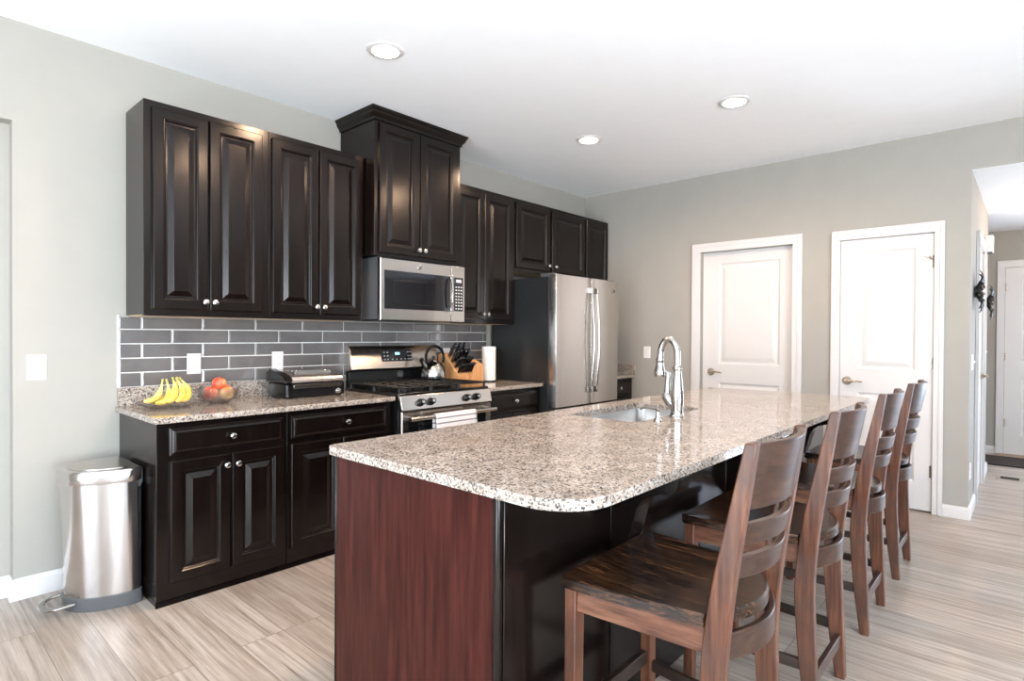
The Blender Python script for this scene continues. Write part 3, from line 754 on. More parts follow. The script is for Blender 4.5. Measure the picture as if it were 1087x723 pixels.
# ------------------------------------------------------------------ stove
SX0, SX1 = -3.016, -2.190
t = thing('gas_range', 'stainless gas range with black cooktop and a striped towel on its door', 'stove', ((SX0 + SX1) / 2, -.33, 0))
m = MB(); m.box(SX0 + .004, SX1 - .004, -.655, -.0135, .02, .905); m.build('body', 'enamel', t, bevel=.002)
m = MB(); m.rbox(SX0, SX1, -.668, -.03, .905, .932, .01); m.build('cooktop', 'enamel', t, bevel=.004)
m = MB(); m.prism([(-.655, .922), (-.680, .915), (-.705, .822), (-.655, .818)], 0, SX0, SX1); cp = m.build('control_panel', 'steel_h', t, bevel=.004)
for x in (-2.862, -2.772, -2.442, -2.350):
    m = MB(); c_ = Vector((x, -.695, .866)); n_ = Vector((0, -.966, .26)).normalized()
    m.tube([c_, c_ + n_ * .006, c_ + n_ * .012, c_ + n_ * .034, c_ + n_ * .036], [.026, .026, .0215, .0195, .014], 20)
    m.tube([c_ + n_ * .034 - Vector((0, .26, .966)) * .018, c_ + n_ * .034 + Vector((0, .26, .966)) * .018], .0045, 6)
    kb = m.build('control_knob', 'black', t, bevel=0)
    m = MB(); m.tube([c_ + n_ * .0345, c_ + n_ * .038], [.012, .010], 14); m.build('knob_cap', 'chrome', kb)
# oven door
m = MB(); m.rings((SX0 + .003, -.660, .225), (1, 0, 0), (0, 0, 1), (0, -1, 0), SX1 - SX0 - .006, .588, [(0, 0), (0, .030), (.004, .035), (.055, .035)], cap=False)
od = m.build('oven_door', 'steel_h', t, smooth=False)
m = MB(); m.box(SX0 + .055, SX1 - .055, -.6945, -.662, .275, .765); m.build('oven_window', 'black_gloss', od)
m = MB(); m.tube([(SX0 + .02, -.765, .772), (SX1 - .02, -.765, .772)], .0145, 14)
for x in (SX0 + .045, SX1 - .045): m.box(x - .014, x + .014, -.768, -.692, .760, .784)
m.build('handle', 'steel_h', od, bevel=.002)
m = MB(); m.box(SX0 + .003, SX1 - .003, -.690, -.656, .05, .215); m.build('storage_drawer', 'steel_h', t, bevel=.004)
# backguard
m = MB(); m.prism([(-.0205, .932), (-.065, .932), (-.060, 1.045), (-.0205, 1.045)], 0, SX0 + .015, SX1 - .015); m.build('backguard_base', 'enamel', t, bevel=.004)
m = MB(); m.prism([(-.0135, 1.045), (-.105, 1.058), (-.098, 1.075), (-.070, 1.205), (-.050, 1.229), (-.0135, 1.229)], 0, SX0 + .012, SX1 - .008); bgd = m.build('backguard', 'steel_h', t, bevel=.006, segs=3)
def bgp(z): return -.098 + (z - 1.075) * (.028 / .130)
m = MB()
q = [(-2.738, bgp(1.112), 1.112), (-2.455, bgp(1.112), 1.112), (-2.455, bgp(1.196), 1.196), (-2.738, bgp(1.196), 1.196)]
m.hexa([Vector(p) + Vector((0, .002, 0)) for p in q], [Vector(p) - Vector((0, .003, 0)) for p in q]); dp = m.build('display_panel', 'black_gloss', bgd)
m = MB()
for cx in (-2.612, -2.598, -2.582):
    for za, zb_ in ((1.160, 1.168), (1.170, 1.178)):
        yv = bgp(za) - .004; m.box(cx, cx + .009, yv - .0006, yv, za, zb_)
m.build('clock', 'cyan', dp)
m = MB()
for cx in (-2.72, -2.69, -2.65, -2.61, -2.57, -2.53, -2.50, -2.475):
    for za in (1.124, 1.150, 1.176):
        if za > 1.13 and -2.66 < cx < -2.52: continue
        yv = bgp(za) - .004; m.box(cx, cx + .013, yv - .0006, yv, za, za + .005)
m.build('panel_keys', 'mesh_grey', dp)
# burners and grates
for bx, by in ((-2.83, -.20), (-2.83, -.48), (-2.60, -.34), (-2.375, -.20), (-2.375, -.48)):
    m = MB(); m.lathe([(.050, .932), (.050, .938), (.036, .940), (.036, .948), (.028, .952)], (bx, by, 0), 20); m.build('burner', 'iron', t)
for gx0, gx1 in ((SX0 + .022, -2.735), (-2.729, -2.475), (-2.469, SX1 - .022)):
    m = MB(); y0, y1 = -.640, -.075; zg = .962
    def bar(p, q, r=.0060): m.tube([(p[0], p[1], zg), (q[0], q[1], zg)], r, 6)
    bar((gx0, y0), (gx1, y0)); bar((gx0, y1), (gx1, y1)); bar((gx0, y0), (gx0, y1)); bar((gx1, y0), (gx1, y1)); cx = (gx0 + gx1) / 2
    bar((cx, y0), (cx, y1)); 
    for f_ in (.17, .34, .5, .66, .83): bar((gx0, y0 + (y1 - y0) * f_), (gx1, y0 + (y1 - y0) * f_))
    for px in (gx0, gx1):
        for py in (y0, (y0 + y1) / 2, y1): m.tube([(px, py, .932), (px, py, zg + .004)], [.010, .007], 8)
    m.build('grate', 'iron', t)
# towel over the oven handle
m = MB(); n = 16; tx0, tx1 = -2.800, -2.430; rows = []
path = [(-.746, .60), (-.747, .70), (-.747, .772), (-.752, .786), (-.765, .791), (-.779, .786), (-.784, .772), (-.785, .70), (-.787, .60), (-.788, .50)]
for k in range(n + 1):
    x = tx0 + (tx1 - tx0) * k / n; wv = .0025 * math.sin(k * 1.3)
    rows.append([m.bm.verts.new((x, y - (wv + .003 if z < .76 and y < -.77 else 0), z)) for y, z in path])
for A, B in zip(rows, rows[1:]):
    for k in range(len(path) - 1): m.bm.faces.new([A[k], A[k + 1], B[k + 1], B[k]])
tw = m.build('dish_towel', 'towel'); s_ = tw.modifiers.new('thickness', 'SOLIDIFY'); s_.thickness = .003; s_.offset = 0
place(tw, (-2.615, -.766, .5)); tag(tw, 'white dish towel with grey stripes hung over the oven handle', 'towel')

# kettle
KX, KY, KZ = -2.345, -.215, .9692
t = thing('kettle', 'stainless steel tea kettle with black ring handle on the stove', 'kettle', (KX, KY, KZ))
m = MB(); m.lathe([(.085, 0), (.098, .006), (.100, .020), (.097, .055), (.085, .092), (.064, .122), (.044, .136), (.040, .138), (.036, .146), (.014, .152), (.004, .153)], (KX, KY, KZ), 28)
m.build('body', 'chrome', t)
m = MB(); m.lathe([(.006, .152), (.006, .160), (.013, .166), (.013, .176), (.005, .181)], (KX, KY, KZ), 14); m.build('lid_knob', 'black', t)
m = MB(); m.tube([(KX - .065, KY + .005, KZ + .080), (KX - .092, KY + .008, KZ + .118), (KX - .108, KY + .01, KZ + .146)], [.026, .019, .015], 12); sp = m.build('spout', 'chrome', t)
m = MB(); m.tube([(KX - .104, KY + .01, KZ + .142), (KX - .116, KY + .011, KZ + .158)], [.018, .017], 12); m.build('spout_cap', 'black', sp)
m = MB(); P = []
for k in range(17):
    a = math.radians(-28 + 236 * k / 16); P.append((KX + .014 + .090 * math.cos(a), KY + .004 * math.sin(a), KZ + .165 + .090 * math.sin(a)))
m.tube(P, .0095, 8, flat=(1.3, 1)); m.build('handle', 'black', t)

# knife block with knives, wooden block, paper towel
def zrot(v, a): return Vector((v[0] * math.cos(a) - v[1] * math.sin(a), v[0] * math.sin(a) + v[1] * math.cos(a), v[2]))
Z = CT + .001
m = MB(); m.prism([(-.06, Z), (-.300, Z), (-.310, Z + .075), (-.130, Z + .250), (-.070, Z + .240)], 0, -2.172, -1.995)
kbk = m.build('knife_block', 'blockwood', None, bevel=.004); place(kbk, (-2.083, -.18, Z)); tag(kbk, 'pale wooden knife block full of black-handled knives, beside the kettle', 'knife block')
m = MB(); m.prism([(-.075, Z), (-.285, Z), (-.285, Z + .150), (-.210, Z + .185), (-.075, Z + .215)], 0, -1.985, -1.862)
wb = m.build('wooden_block', 'blockwood', None, bevel=.004); place(wb, (-1.92, -.18, Z)); tag(wb, 'orange-toned empty wooden block right of the knife block', 'wooden block')
kn = thing('kitchen_knife', 'black-handled kitchen knife standing in the wooden knife block', 'knife', (0, 0, 0), 'knives in the knife block')
m = MB(); m.tube([(0, 0, .010), (0, 0, .020), (0, .002, .060), (0, .003, .095), (0, -.003, .118), (0, -.005, .124)], [.0085, .0095, .0105, .0095, .0110, .006], 8, flat=(.75, 1.25)); hd = m.build('handle', 'black', kn)
m = MB(); m.lathe([(.0088, -.004), (.0092, .010)], (0, 0, 0), 8, sx=.8, sy=1.2); m.build('bolster', 'chrome', kn)
m = MB()
for zz in (.035, .062, .090): m.tube([(-.0092, .002, zz), (.0092, .002, zz)], .0022, 6)
m.build('rivets', 'knob', hd)
slope = Vector((0, .180, .175)).normalized()     # up the slanted face
nrm = Vector((0, -.697, .717))
first = True
for r_, (fs, xs, sc) in enumerate(((.028, (-2.155, -2.128, -2.101, -2.074, -2.047, -2.020), .78), (.085, (-2.150, -2.117, -2.084, -2.051, -2.018), .9),
                                   (.145, (-2.148, -2.108, -2.066, -2.024), 1.05), (.205, (-2.140, -2.085, -2.030), 1.12))):
    for x in xs:
        pos = Vector((x, -.310, Z + .075)) + slope * fs + nrm * .004
        k = kn if first else copy_tree(kn)
        first = False
        k.location = pos; k.scale = (sc * 1.25, sc * 1.25, sc)
        k.rotation_euler = (math.radians(38 + random.uniform(-3, 3)), 0, math.radians(random.uniform(-4, 4)))
tx, ty = -1.725, -.215
t = thing('paper_towel_roll', 'upright white paper towel roll against the refrigerator side', 'paper towel roll', (tx, ty, CT))
m = MB(); m.lathe([(.068, CT + .001), (.068, CT + .010), (.020, CT + .012)], (tx, ty, 0), 28); m.build('stand_base', 'black', t)
m = MB(); m.lathe([(.060, CT + .0125), (.0605, CT + .30), (.022, CT + .3005), (.021, CT + .297)], (tx, ty, 0), 32); m.build('roll', 'paper', t)

# ------------------------------------------------------------------ contact grill
t = thing('panini_press', 'black and chrome countertop panini press by the backsplash', 'panini press', (-3.39, -.20, CT))
gx0, gx1, gy0, gy1 = -3.600, -3.190, -.320, -.075; g0 = CT + .006
m = MB(); m.rbox(gx0, gx1, gy0, gy1, g0, g0 + .084, .022); bs = m.build('base', 'black', t, bevel=.006)
for x in (gx0 + .03, gx1 - .03):
    for y in (gy0 + .03, gy1 - .03):
        m = MB(); m.lathe([(.012, CT + .0005), (.013, g0 + .002)], (x, y, 0), 12); m.build('foot', 'black', t)
m = MB(); m.box(gx0 + .050, gx1 - .030, gy0 - .004, gy0 + .002, g0 + .056, g0 + .079); m.build('front_band', 'chrome', t, bevel=.002)
m = MB(); m.lathe([(.018, 0), (.018, .006), (.013, .008), (.012, .020), (.008, .022)], (gx1 - .055, gy0 - .0005, g0 + .025), 18, '-y'); kb = m.build('dial', 'chrome', t)
m = MB(); m.lathe([(.0215, 0), (.0215, .004)], (gx1 - .055, gy0, g0 + .025), 18, '-y'); m.build('dial_ring', 'black', kb)
m = MB()
pr = [(gy0 + .004, g0 + .072), (gy0 + .004, g0 + .092), (gy0 + .016, g0 + .114), (gy0 + .09, g0 + .140), (gy1 - .02, g0 + .150), (gy1, g0 + .134), (gy1, g0 + .074)]
m.prism([(y, z + .014) for y, z in pr], 0, gx0 + .045, gx1 - .012); lid = m.build('lid', 'steel_h', t, bevel=.005)
for k in range(3):
    y = gy0 + .06 + k * .05; m = MB(); m.prism([(y, g0 + .136 + k * .006), (y + .028, g0 + .140 + k * .006), (y + .026, g0 + .166), (y + .004, g0 + .162)], 0, gx0 + .09, gx1 - .07); m.build('lid_ridge', 'chrome', lid, bevel=.002)
m = MB(); m.prism([(gy0 - .012, g0 + .088), (gy0 - .020, g0 + .100), (gy0 + .03, g0 + .138), (gy1 - .03, g0 + .172), (gy1 + .01, g0 + .150), (gy1 + .01, g0 + .092)], 0, gx0 - .006, gx0 + .044); m.build('side_arm', 'black', lid, bevel=.008, segs=3)
m = MB(); m.tube([(gx0 + .03, gy0 - .012, g0 + .098), (gx0 + .08, gy0 - .020, g0 + .100), (gx1 - .06, gy0 - .020, g0 + .100), (gx1 - .005, gy0 - .010, g0 + .100)], .008, 10); m.build('handle', 'chrome', lid)

# ------------------------------------------------------------------ fruit
PX, PY = -4.212, -.215
m = MB(); m.lathe([(.070, .0), (.072, .004), (.115, .010), (.150, .026), (.152, .029), (.148, .030), (.112, .014), (.070, .008)], (PX, PY, CT + .0005), 48)
pl = m.build('fruit_plate', 'glass'); place(pl, (PX, PY, CT + .0005)); tag(pl, 'round clear pressed-glass plate under the bananas', 'plate')
QX, QY = -3.945, -.205
m = MB(); m.lathe([(.045, .0), (.050, .003), (.078, .018), (.098, .045), (.108, .085), (.110, .088), (.106, .088), (.094, .048), (.074, .023), (.045, .008)], (QX, QY, CT + .0005), 48)
bo = m.build('fruit_bowl', 'glass'); place(bo, (QX, QY, CT + .0005)); tag(bo, 'clear glass bowl of red and golden apples on the counter', 'bowl')
def fruit(label, x, y, z, r, mat, rot):
    t = thing('apple', label, 'apple', (x, y, z), 'apples in the glass bowl')
    m = MB(); pr = []
    for k in range(15):
        a = -PI / 2 + PI * k / 14; rr = r * math.cos(a) * (1.0 + .06 * math.sin(a)); zz = r * .90 * math.sin(a)
        if k >= 12: zz -= r * .10 * (k - 11) / 3 * (1 if k > 12 else .3)
        if k == 0: zz += r * .08
        pr.append((rr, zz))
    m.lathe(pr, (x, y, z), 26); m.build('flesh', mat, t)
    m = MB(); m.tube([(x, y, z + r * .60), (x + .003, y, z + r * .88), (x + .008, y, z + r * 1.02)], [.0022, .0018, .0024], 6); m.build('stem', 'brown_tip', t)
    t.rotation_euler = rot
fruit('red apple lying front left in the glass bowl', QX - .052, QY - .012, CT + .058, .041, 'apple_red', (.5, -.3, .4))
fruit('golden-orange apple lying front right in the glass bowl', QX + .022, QY - .055, CT + .058, .040, 'apple_gold', (-.4, .3, 1))
fruit('orange-red apple at the back of the glass bowl', QX + .050, QY + .036, CT + .062, .038, 'apple_red', (.2, .5, 2))
fruit('red apple resting on top of the other apples', QX + .004, QY + .006, CT + .112, .039, 'apple_red', (.3, .1, .2))
def banana(label, stem, tip, bulge, r=.0155):
    t = thing('banana', label, 'banana', stem, 'bananas on the glass plate')
    S0, T0 = Vector(stem), Vector(tip); B1 = S0 + Vector(bulge[0]); B2 = T0 + Vector(bulge[1]); n = 16; P = []; rs = []
    for k in range(n + 1):
        q = k / n; P.append(S0 * (1 - q) ** 3 + B1 * 3 * q * (1 - q) ** 2 + B2 * 3 * q * q * (1 - q) + T0 * q ** 3)
        rs.append(r * (.34 + .66 * min(1, max(0, (q - .06) * 4.5), (1 - q) * 5 + .12)))
    m = MB(); m.tube(P, rs, 8); m.build('peel', 'banana', t)
    d = (P[0] - P[1]).normalized(); m = MB(); m.tube([P[0] - d * .006, P[0] + d * .014, P[0] + d * .024], [rs[0] * .98, .0052, .0065], 8); m.build('stem', 'banana_tip', t)
    d = (P[-1] - P[-2]).normalized(); m = MB(); m.tube([P[-1] - d * .002, P[-1] + d * .006], [rs[-1] * .8, .0035], 8); m.build('tip', 'brown_tip', t)
zb = CT + .030
A_ = (PX + .004, PY + .020, CT + .128); B_ = (PX + .052, PY + .010, CT + .138)
def off(q, dx, dy): return (q[0] + dx, q[1] + dy, q[2])
banana('banana lying lowest at the left of the plate', off(A_, -.030, -.006), (PX - .118, PY - .005, zb + .012), ((-.010, .0, -.075), (.045, -.005, -.008)))
banana('banana curving down the front of the left bunch', off(A_, -.006, -.012), (PX - .080, PY - .055, zb + .002), ((.010, -.030, -.080), (.055, -.008, -.006)))
banana('banana bulging out of the middle of the bunch', off(B_, -.026, -.010), (PX - .035, PY - .060, zb + .006), ((.005, -.030, -.050), (.050, -.020, .000)), .0165)
banana('banana in the front of the right bunch', off(B_, -.006, -.022), (PX + .010, PY - .085, zb + .006), ((.020, -.035, -.050), (.040, -.015, .012)), .0165)
banana('banana standing at the right edge of the bunch', off(B_, .016, -.012), (PX + .045, PY - .070, zb + .004), ((.040, -.020, -.050), (.040, .000, .010)), .016)
banana('banana tucked behind the raised stems', off(B_, -.002, .014), (PX - .045, PY + .045, zb + .004), ((.010, .035, -.060), (.060, .020, .000)))

# ------------------------------------------------------------------ step bin
t = thing('step_bin', 'semi-round brushed steel step bin between the wall and the base cabinet', 'trash can', (-4.55, -.27, 0))
def dshape(xb, xf, y0, y1, n=30, e=2.1):
    """flat back at x=xb, rounded front reaching x=xf (smaller)"""
    yc, hy = (y0 + y1) / 2, (y1 - y0) / 2; out = [(xb, y1 - .03), (xb - .012, y1 - .008)]
    for k in range(n + 1):
        a = PI / 2 + PI * k / n
        ca, sa = math.cos(a), math.sin(a)
        out.append((xb - .03 + (xb - .03 - xf) * (-abs(ca) ** (2 / e)), yc + hy * (1 if sa > 0 else -1) * abs(sa) ** (2 / e)))
    out += [(xb - .012, y0 + .008), (xb, y0 + .03)]
    return out
def loft(m, secs, cap=True):
    L = [[m.bm.verts.new((p[0], p[1], z)) for p in poly] for poly, z in secs]
    for A, B in zip(L, L[1:]):
        for k in range(len(A)): m.bm.faces.new([A[k], A[(k + 1) % len(A)], B[(k + 1) % len(A)], B[k]])
    if cap: m.bm.faces.new(L[0][::-1]); m.bm.faces.new(L[-1])
def DS(g, z):     # g grows the outline; section drifts with height
    s_ = z / .66
    return dshape(-4.402 - .014 * s_ + g, -4.676 - .020 * s_ - g, -.462 - .014 * s_ - g, -.085 + g)
m = MB(); loft(m, [(DS(0, .065), .065), (DS(0, .600), .600)]); m.build('body', 'steel_can', t)
m = MB(); loft(m, [(DS(.007, .001), .001), (DS(.008, .012), .012), (DS(.007, .062), .062), (DS(.002, .066), .066)]); m.build('base_ring', 'grey_plastic', t)
m = MB(); loft(m, [(DS(.008, .601), .601), (DS(.010, .607), .607), (DS(.010, .655), .655), (DS(.004, .663), .663), (DS(-.010, .665), .665)]); ld = m.build('lid', 'steel_can', t)
m = MB(); loft(m, [(DS(-.028, .6655), .6655), (DS(-.030, .6695), .6695), (DS(-.06, .672), .672)]); m.build('lid_top', 'steel_h', ld)
m = MB(); m.prism([(-4.425, .550), (-4.420, .650), (-4.404, .660), (-4.392, .645), (-4.390, .585), (-4.408, .535)], 1, -.43, -.17); m.build('hinge_housing', 'grey_plastic', t, bevel=.006)
m = MB(); m.box(-4.425, -4.3995, -.44, -.11, .067, .56); m.build('back_panel', 'black', t, bevel=.004)
m = MB(); P = []
for k in range(13):
    a = PI / 2 + PI * k / 12; P.append((-4.705 + .060 * math.cos(a), -.285 + .085 * math.sin(a), .040 - .006 * abs(math.cos(a))))
P = [(-4.655, -.200, .042)] + P + [(-4.655, -.370, .042)]
m.tube(P, .011, 8, flat=(1.3, .7)); m.build('pedal', 'chrome', t)

# ------------------------------------------------------------------ bar stools
PROF = [(0, -.220, -.255), (.20, -.192, -.247), (.45, -.174, -.236), (.60, -.186, -.244), (.70, -.203, -.256), (.80, -.223, -.270), (1.068, -.282, -.309)]
def py(z, k):
    for a, b in zip(PROF, PROF[1:]):
        if a[0] <= z <= b[0]:
            s_ = (z - a[0]) / (b[0] - a[0]); return a[k] + (b[k] - a[k]) * s_
    return PROF[-1][k]
def smooth_prof(n=26):
    # gentle rounding of the knee
    zs = [1.068 * i / n for i in range(n + 1)]
    def avg(z, k): return sum(py(min(1.068, max(0, z + d)), k) for d in (-.06, -.03, 0, .03, .06)) / 5 if .06 < z < 1.0 else py(z, k)
    return [(z, avg(z, 1), avg(z, 2)) for z in zs]
SPF = smooth_prof()
def make_stool():
    t = thing('bar_stool', '', 'bar stool', (0, 0, 0), 'bar stools along the island')
    for s_ in (-1, 1):
        m = MB(); x0, x1 = sorted((s_ * .205, s_ * .171))
        m.prism([(a, z) for z, a, b in SPF] + [(b, z) for z, a, b in SPF[::-1]], 0, x0, x1)
        m.build('rear_leg', 'chair_r', t, bevel=.004)
    for s_ in (-1, 1):
        m = MB(); xo = s_ * .238; xi = s_ * .194; xb = s_ * .236; xbi = s_ * .198
        X = sorted((xo, xi)); XB = sorted((xb, xbi))
        m.hexa([(XB[0], .172, 0), (XB[1], .172, 0), (XB[1], .208, 0), (XB[0], .208, 0)], [(X[0], .170, .604), (X[1], .168, .604), (X[1], .206, .604), (X[0], .206, .604)])
        m.build('front_leg', 'chair_r', t, bevel=.003)
    # seat: rounded front, bowed rear, slightly dished
    def outline(g=0.0):
        o = []
        fw_, rw = .255 - g, .204 - g
        yf, ys = .218 - g, -.187
        for k in range(6):
            a = PI / 2 * k / 5; o.append((-(fw_ - .03) - .03 * math.sin(a), yf - .03 + .03 * math.cos(a) - .0))
        for k in range(1, 6): s_ = k / 5; o.append((-(fw_ + (rw - fw_) * s_ ** 1.3), (yf - .04) + (ys - yf + .04) * s_))
        o.append((-.1705 + g, ys - .006)); 
        for k in range(0, 11):
            x = -.1700 + .340 * k / 10; x *= (1 - g * 4); o.append((x, -.200 + g - .062 * (1 - (x / .17) ** 2)))
        half = [p for p in o if p[0] < -.1 or False]
        left = o[:6 + 5 + 1]
        right = [(-x, y) for x, y in left][::-1]
        rear = o[12:]
        return left + rear + right
    m = MB(); O = outline(); I = outline(.006); n = len(O)
    A = [m.bm.verts.new((x, y, .606)) for x, y in O]; B = [m.bm.verts.new((x, y, .632)) for x, y in O]; C_ = [m.bm.verts.new((x, y, .637)) for x, y in I]
    for P1, P2 in ((A, B), (B, C_)):
        for k in range(n): m.bm.faces.new([P1[k], P1[(k + 1) % n], P2[(k + 1) % n], P2[k]])
    m.bm.faces.new(A[::-1])
    D = [m.bm.verts.new((x * .6, y * .6 - .0, .629)) for x, y in I]; E_ = m.bm.verts.new((0, -.02, .627))
    for k in range(n): m.bm.faces.new([C_[k], C_[(k + 1) % n], D[(k + 1) % n], D[k]]); m.bm.faces.new([D[k], D[(k + 1) % n], E_])
    m.build('seat', 'seat', t)
    for s_ in (-1, 1):
        m = MB(); X = lambda y: s_ * (.228 + (.196 - .228) * (.17 - y) / .35)
        a, b = .172, -.188
        p = [(X(a), a), (X(b), b), (X(b) - s_ * .02, b), (X(a) - s_ * .02, a)]
        m.hexa([(x, y, .538) for x, y in p], [(x, y, .604) for x, y in p]); m.build('side_apron', 'chair_y', t, bevel=.002)
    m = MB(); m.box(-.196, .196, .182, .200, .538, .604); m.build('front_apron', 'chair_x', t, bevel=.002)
    def arc_rail(name, z0, z1, bow, th_, inset=0.0, mat='chair_x', base=None):
        m = MB(); n = 14; rows = []
        for k in range(n + 1):
            x = -.172 + .344 * k / n; c_ = bow * (1 - (x / .172) ** 2)
            ring = []
            for z in (z0, z1):
                yb = (py(z, 1) + py(z, 2)) / 2 if base is None else base
                ring += [(x, yb + th_ / 2 - c_, z), (x, yb - th_ / 2 - c_, z)]
            rows.append([m.bm.verts.new(p) for p in (ring[0], ring[1], ring[3], ring[2])])
        for A, B in zip(rows, rows[1:]):
            for k in range(4): m.bm.faces.new([A[k], A[(k + 1) % 4], B[(k + 1) % 4], B[k]])
        m.bm.faces.new(rows[0][::-1]); m.bm.faces.new(rows[-1]); return m.build(name, mat, t, bevel=.003)
    arc_rail('top_rail', .902, 1.066, .040, .020)
    arc_rail('back_slat', .812, .868, .044, .020)
    arc_rail('back_slat', .728, .784, .044, .020)
    arc_rail('rear_apron', .522, .590, .052, .018, base=-.215)
    m = MB(); m.box(-.171, .171, -.240, -.222, .128, .172); m.build('rear_stretcher', 'chair_x', t, bevel=.002)
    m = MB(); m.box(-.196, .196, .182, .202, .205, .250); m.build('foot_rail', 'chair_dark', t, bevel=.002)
    for s_ in (-1, 1):
        m = MB(); xa, xb = s_ * .218, s_ * .190
        m.hexa([(min(xa - .009, xa + .009), .175, .178), (xa + .009, .175, .178), (xb + .009, -.205, .178), (xb - .009, -.205, .178)],
               [(xa - .009, .175, .214), (xa + .009, .175, .214), (xb + .009, -.205, .214), (xb - .009, -.205, .214)])
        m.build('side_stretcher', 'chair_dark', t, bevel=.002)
    return t
stool = make_stool()
labels = ['dark wood ladder-back bar stool at the island end nearest the red-brown panel, whole seat showing',
          'dark wood ladder-back bar stool second from the red-brown end of the island',
          'dark wood ladder-back bar stool third from the red-brown end of the island',
          'dark wood ladder-back bar stool at the far end of the island, nearest the white doors']
for k, cx in enumerate((-3.735, -2.975, -2.165, -1.378)):
    s_ = stool if k == 0 else copy_tree(stool)
    s_.location = (cx, -2.92, 0); s_['label'] = labels[k]

# ------------------------------------------------------------------ switches, outlets
def plate(name, label, c, n, w_=.072, h=.118, kind='outlet', gangs=1, grp=None):
    t = thing(name, label, 'outlet' if kind == 'outlet' else 'light switch', c, grp)
    c, n = Vector(c), Vector(n); u = Vector((0, 0, 1)).cross(n); v = Vector((0, 0, 1))
    m = MB(); m.rings(c - u * w_ / 2 - v * h / 2 + n * .0005, u, v, n, w_, h, [(0, 0), (0, .003), (.004, .006), (.005, .006)]); m.build('cover_plate', 'white_plastic', t)
    for g_ in range(gangs):
        cc = c + u * ((g_ - (gangs - 1) / 2) * .046)
        if kind == 'outlet':
            for dz_ in (-.021, .021):
                m = MB(); m.rings(cc - u * .017 + v * (dz_ - .014) + n * .0063, u, v, n, .034, .028, [(0, 0), (0, .0012), (.003, .002), (.004, .002)]); s1 = m.build('socket', 'white_plastic', t)
                m = MB()
                for du in (-.0065, .0065):
                    b = cc + u * du + v * (dz_ + .002) + n * .0084
                    m.hexa([b - u * .0012 - v * .004, b + u * .0012 - v * .004, b + u * .0012 + v * .004, b - u * .0012 + v * .004],
                           [b - u * .0012 - v * .004 + n * .0005, b + u * .0012 - v * .004 + n * .0005, b + u * .0012 + v * .004 + n * .0005, b - u * .0012 + v * .004 + n * .0005])
                m.build('slots', 'black', s1)
        elif kind == 'toggle':
            m = MB(); b = cc + n * .006
            m.hexa([b - u * .005 - v * .012, b + u * .005 - v * .012, b + u * .005 + v * .012, b - u * .005 + v * .012],
                   [b - u * .004 + v * .002 + n * .016, b + u * .004 + v * .002 + n * .016, b + u * .004 + v * .010 + n * .016, b - u * .004 + v * .010 + n * .016]); m.build('toggle', 'white_plastic', t)
        else:
            m = MB(); m.rings(cc - u * .0165 - v * .033 + n * .0063, u, v, n, .033, .066, [(0, 0), (0, .002), (.002, .003), (.003, .003)]); m.build('rocker', 'white_plastic', t)
    return t
plate('light_switch', 'white toggle switch plate on the wall above the steel bin', (-4.737, 0, 1.140), (0, -1, 0), .078, .125, 'toggle')
plate('wall_outlet', 'white outlet on the tiles just above the fruit bowl', (-4.012, -.0112, 1.135), (0, -1, 0), .075, .120)
plate('wall_outlet', 'white outlet on the tiles above the panini press', (-3.503, -.0112, 1.137), (0, -1, 0), .075, .120)
plate('wall_outlet', 'white outlet on the tiles between kettle and knives', (-2.030, -.0112, 1.141), (0, -1, 0), .075, .120)
plate('light_switch', 'white rocker switch on the wall right of the refrigerator', (0, -.780, 1.147), (-1, 0, 0), .075, .118, 'rocker')
plate('light_switch', 'white two-toggle switch plate at the hallway corner', (.20, YE, 1.13), (0, -1, 0), .11, .118, 'toggle', 2)
plate('light_switch', 'white switch plate beyond the hallway door', (1.72, YE, 1.18), (0, -1, 0), .075, .118, 'toggle')
plate('wall_outlet', 'white outlet low on the hallway wall corner', (.13, YE, .33), (0, -1, 0), .075, .118)

# doorbell chime, wall ornaments, register, mat
cx0, cx1 = 1.50, 1.64
t = thing('door_chime', 'boxy cream door chime high on the hallway wall', 'door chime', (1.57, YE, 2.1))
m = MB(); m.box(cx0, cx1, YE - .062, YE - .001, 2.095, 2.245); m.build('cover', 'white_plastic', t, bevel=.005)
m = MB(); m.box(cx0 + .02, cx1 - .02, YE - .055, YE - .006, 2.085, 2.0945); m.build('base', 'grey_plastic', t)
t = thing('wall_ornament', 'black scrolled iron ornament on the hallway wall before the door', 'wall ornament', (.33, YE, 1.665), 'iron ornaments in the hallway')
m = MB()
for k in range(14):
    a = 2 * PI * k / 14; r0, r1 = .035, .165
    P = []
    for i in range(7):
        s_ = i / 6; aa = a + .5 * s_; rr = r0 + (r1 - r0) * s_
        P.append((.33 + rr * math.cos(aa) * .75, YE - .012 - .040 * math.sin(PI * s_ * .8), 1.665 + rr * math.sin(aa)))
    m.tube(P, [.005, .010, .013, .012, .010, .007, .003], 6, flat=(1.2, .6))
m.build('leaves', 'iron', t)
m = MB(); m.lathe([(.045, .004), (.045, .012), (.030, .034), (.010, .040)], (.33, YE, 1.665), 16, '-y'); m.build('boss', 'iron', t)
o2 = copy_tree(t, (1.74, YE, 1.645)); o2['label'] = 'black scrolled iron ornament on the hallway wall beyond the door'
t = thing('floor_register', 'tan metal heating register in the hallway floor', 'floor register', (1.82, -3.56, 0))
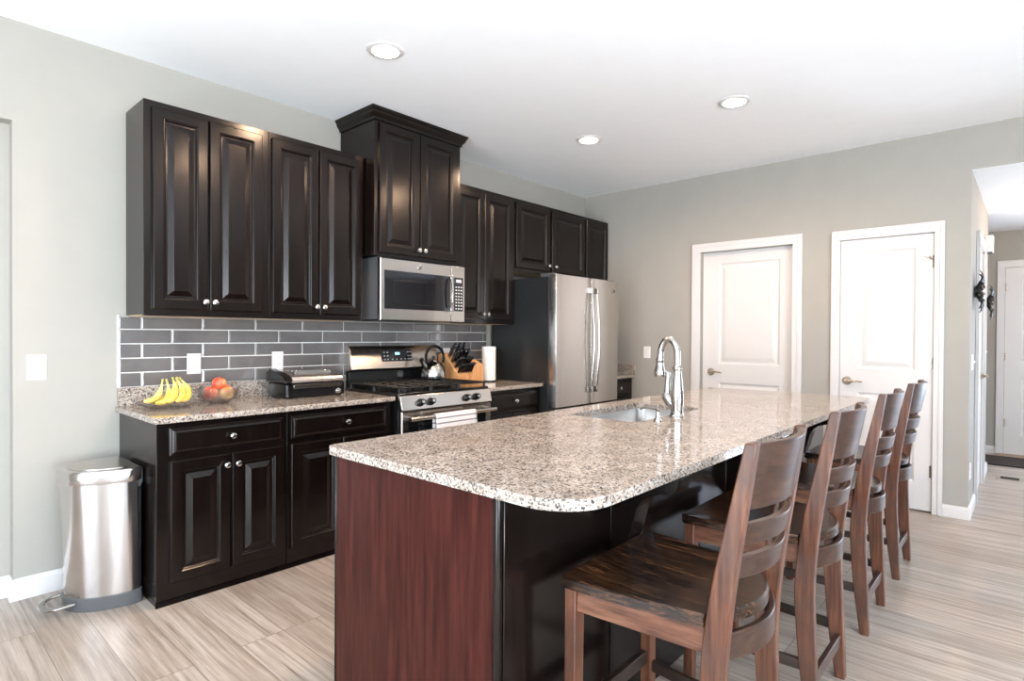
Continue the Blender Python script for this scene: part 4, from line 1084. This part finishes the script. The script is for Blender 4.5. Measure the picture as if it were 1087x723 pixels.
m = MB(); ry0, ry1, rx0, rx1 = -3.65, -3.45, 1.72, 1.90
m.rings((rx0, ry0, .0005), (1, 0, 0), (0, 1, 0), (0, 0, 1), rx1 - rx0, ry1 - ry0, [(0, 0), (.004, .004), (.026, .005), (.030, .002)]); m.build('frame', 'register', t)
m = MB()
for k in range(8): m.box(rx0 + .034 + k * .0145, rx0 + .040 + k * .0145, ry0 + .034, ry1 - .034, .003, .0045)
m.build('louvres', 'wovenmat', t)
m = MB(); m.rbox(2.46, 3.04, -4.35, -3.26, .0008, .014, .02); dm = m.build('door_mat', 'wovenmat', bevel=.004); place(dm, (2.75, -3.8, 0)); tag(dm, 'dark brown doormat in front of the far hallway door', 'doormat')

# ------------------------------------------------------------------ recessed ceiling lights
def downlight(label, x, y, watts, z=CEIL):
    t = thing('recessed_light', label, 'ceiling light', (x, y, z), 'recessed lights in the kitchen ceiling')
    m = MB(); prof = [(.098, -.0005), (.098, -.004), (.090, -.010), (.074, -.011), (.070, -.006), (.068, -.0045)]
    m.lathe(prof, (x, y, z), 36); m.build('trim_ring', 'trim', t)
    m = MB(); m.lathe([(.067, -.012), (.067, -.0115)], (x, y, z), 30); m.build('lens', 'lamp', t)
    l = bpy.data.lights.new('downlight_beam', 'SPOT'); l.energy = watts; l.color = (1.0, .66, .42); l.spot_size = math.radians(176); l.spot_blend = .6; l.shadow_soft_size = .06
    lo = bpy.data.objects.new('downlight_beam', l); COL.objects.link(lo); lo.location = (0, 0, -.03); lo.parent = t
    return t
downlight('recessed ceiling light nearest the camera, above the end cabinets', -3.448, -1.112, 70)
downlight('recessed ceiling light in front of the refrigerator cabinets', -1.566, -1.126, 50)
downlight('recessed ceiling light over the far end of the island', -1.554, -2.247, 95)
downlight('recessed ceiling light above the stools, out of the photo', -3.44, -2.25, 75)
hl = bpy.data.lights.new('hall_lamp', 'POINT'); hl.energy = 30; hl.color = (1.0, .66, .40); hl.shadow_soft_size = .12
ho = bpy.data.objects.new('hall_lamp', hl); COL.objects.link(ho); ho.location = (1.5, -4.15, HALLC - .14)
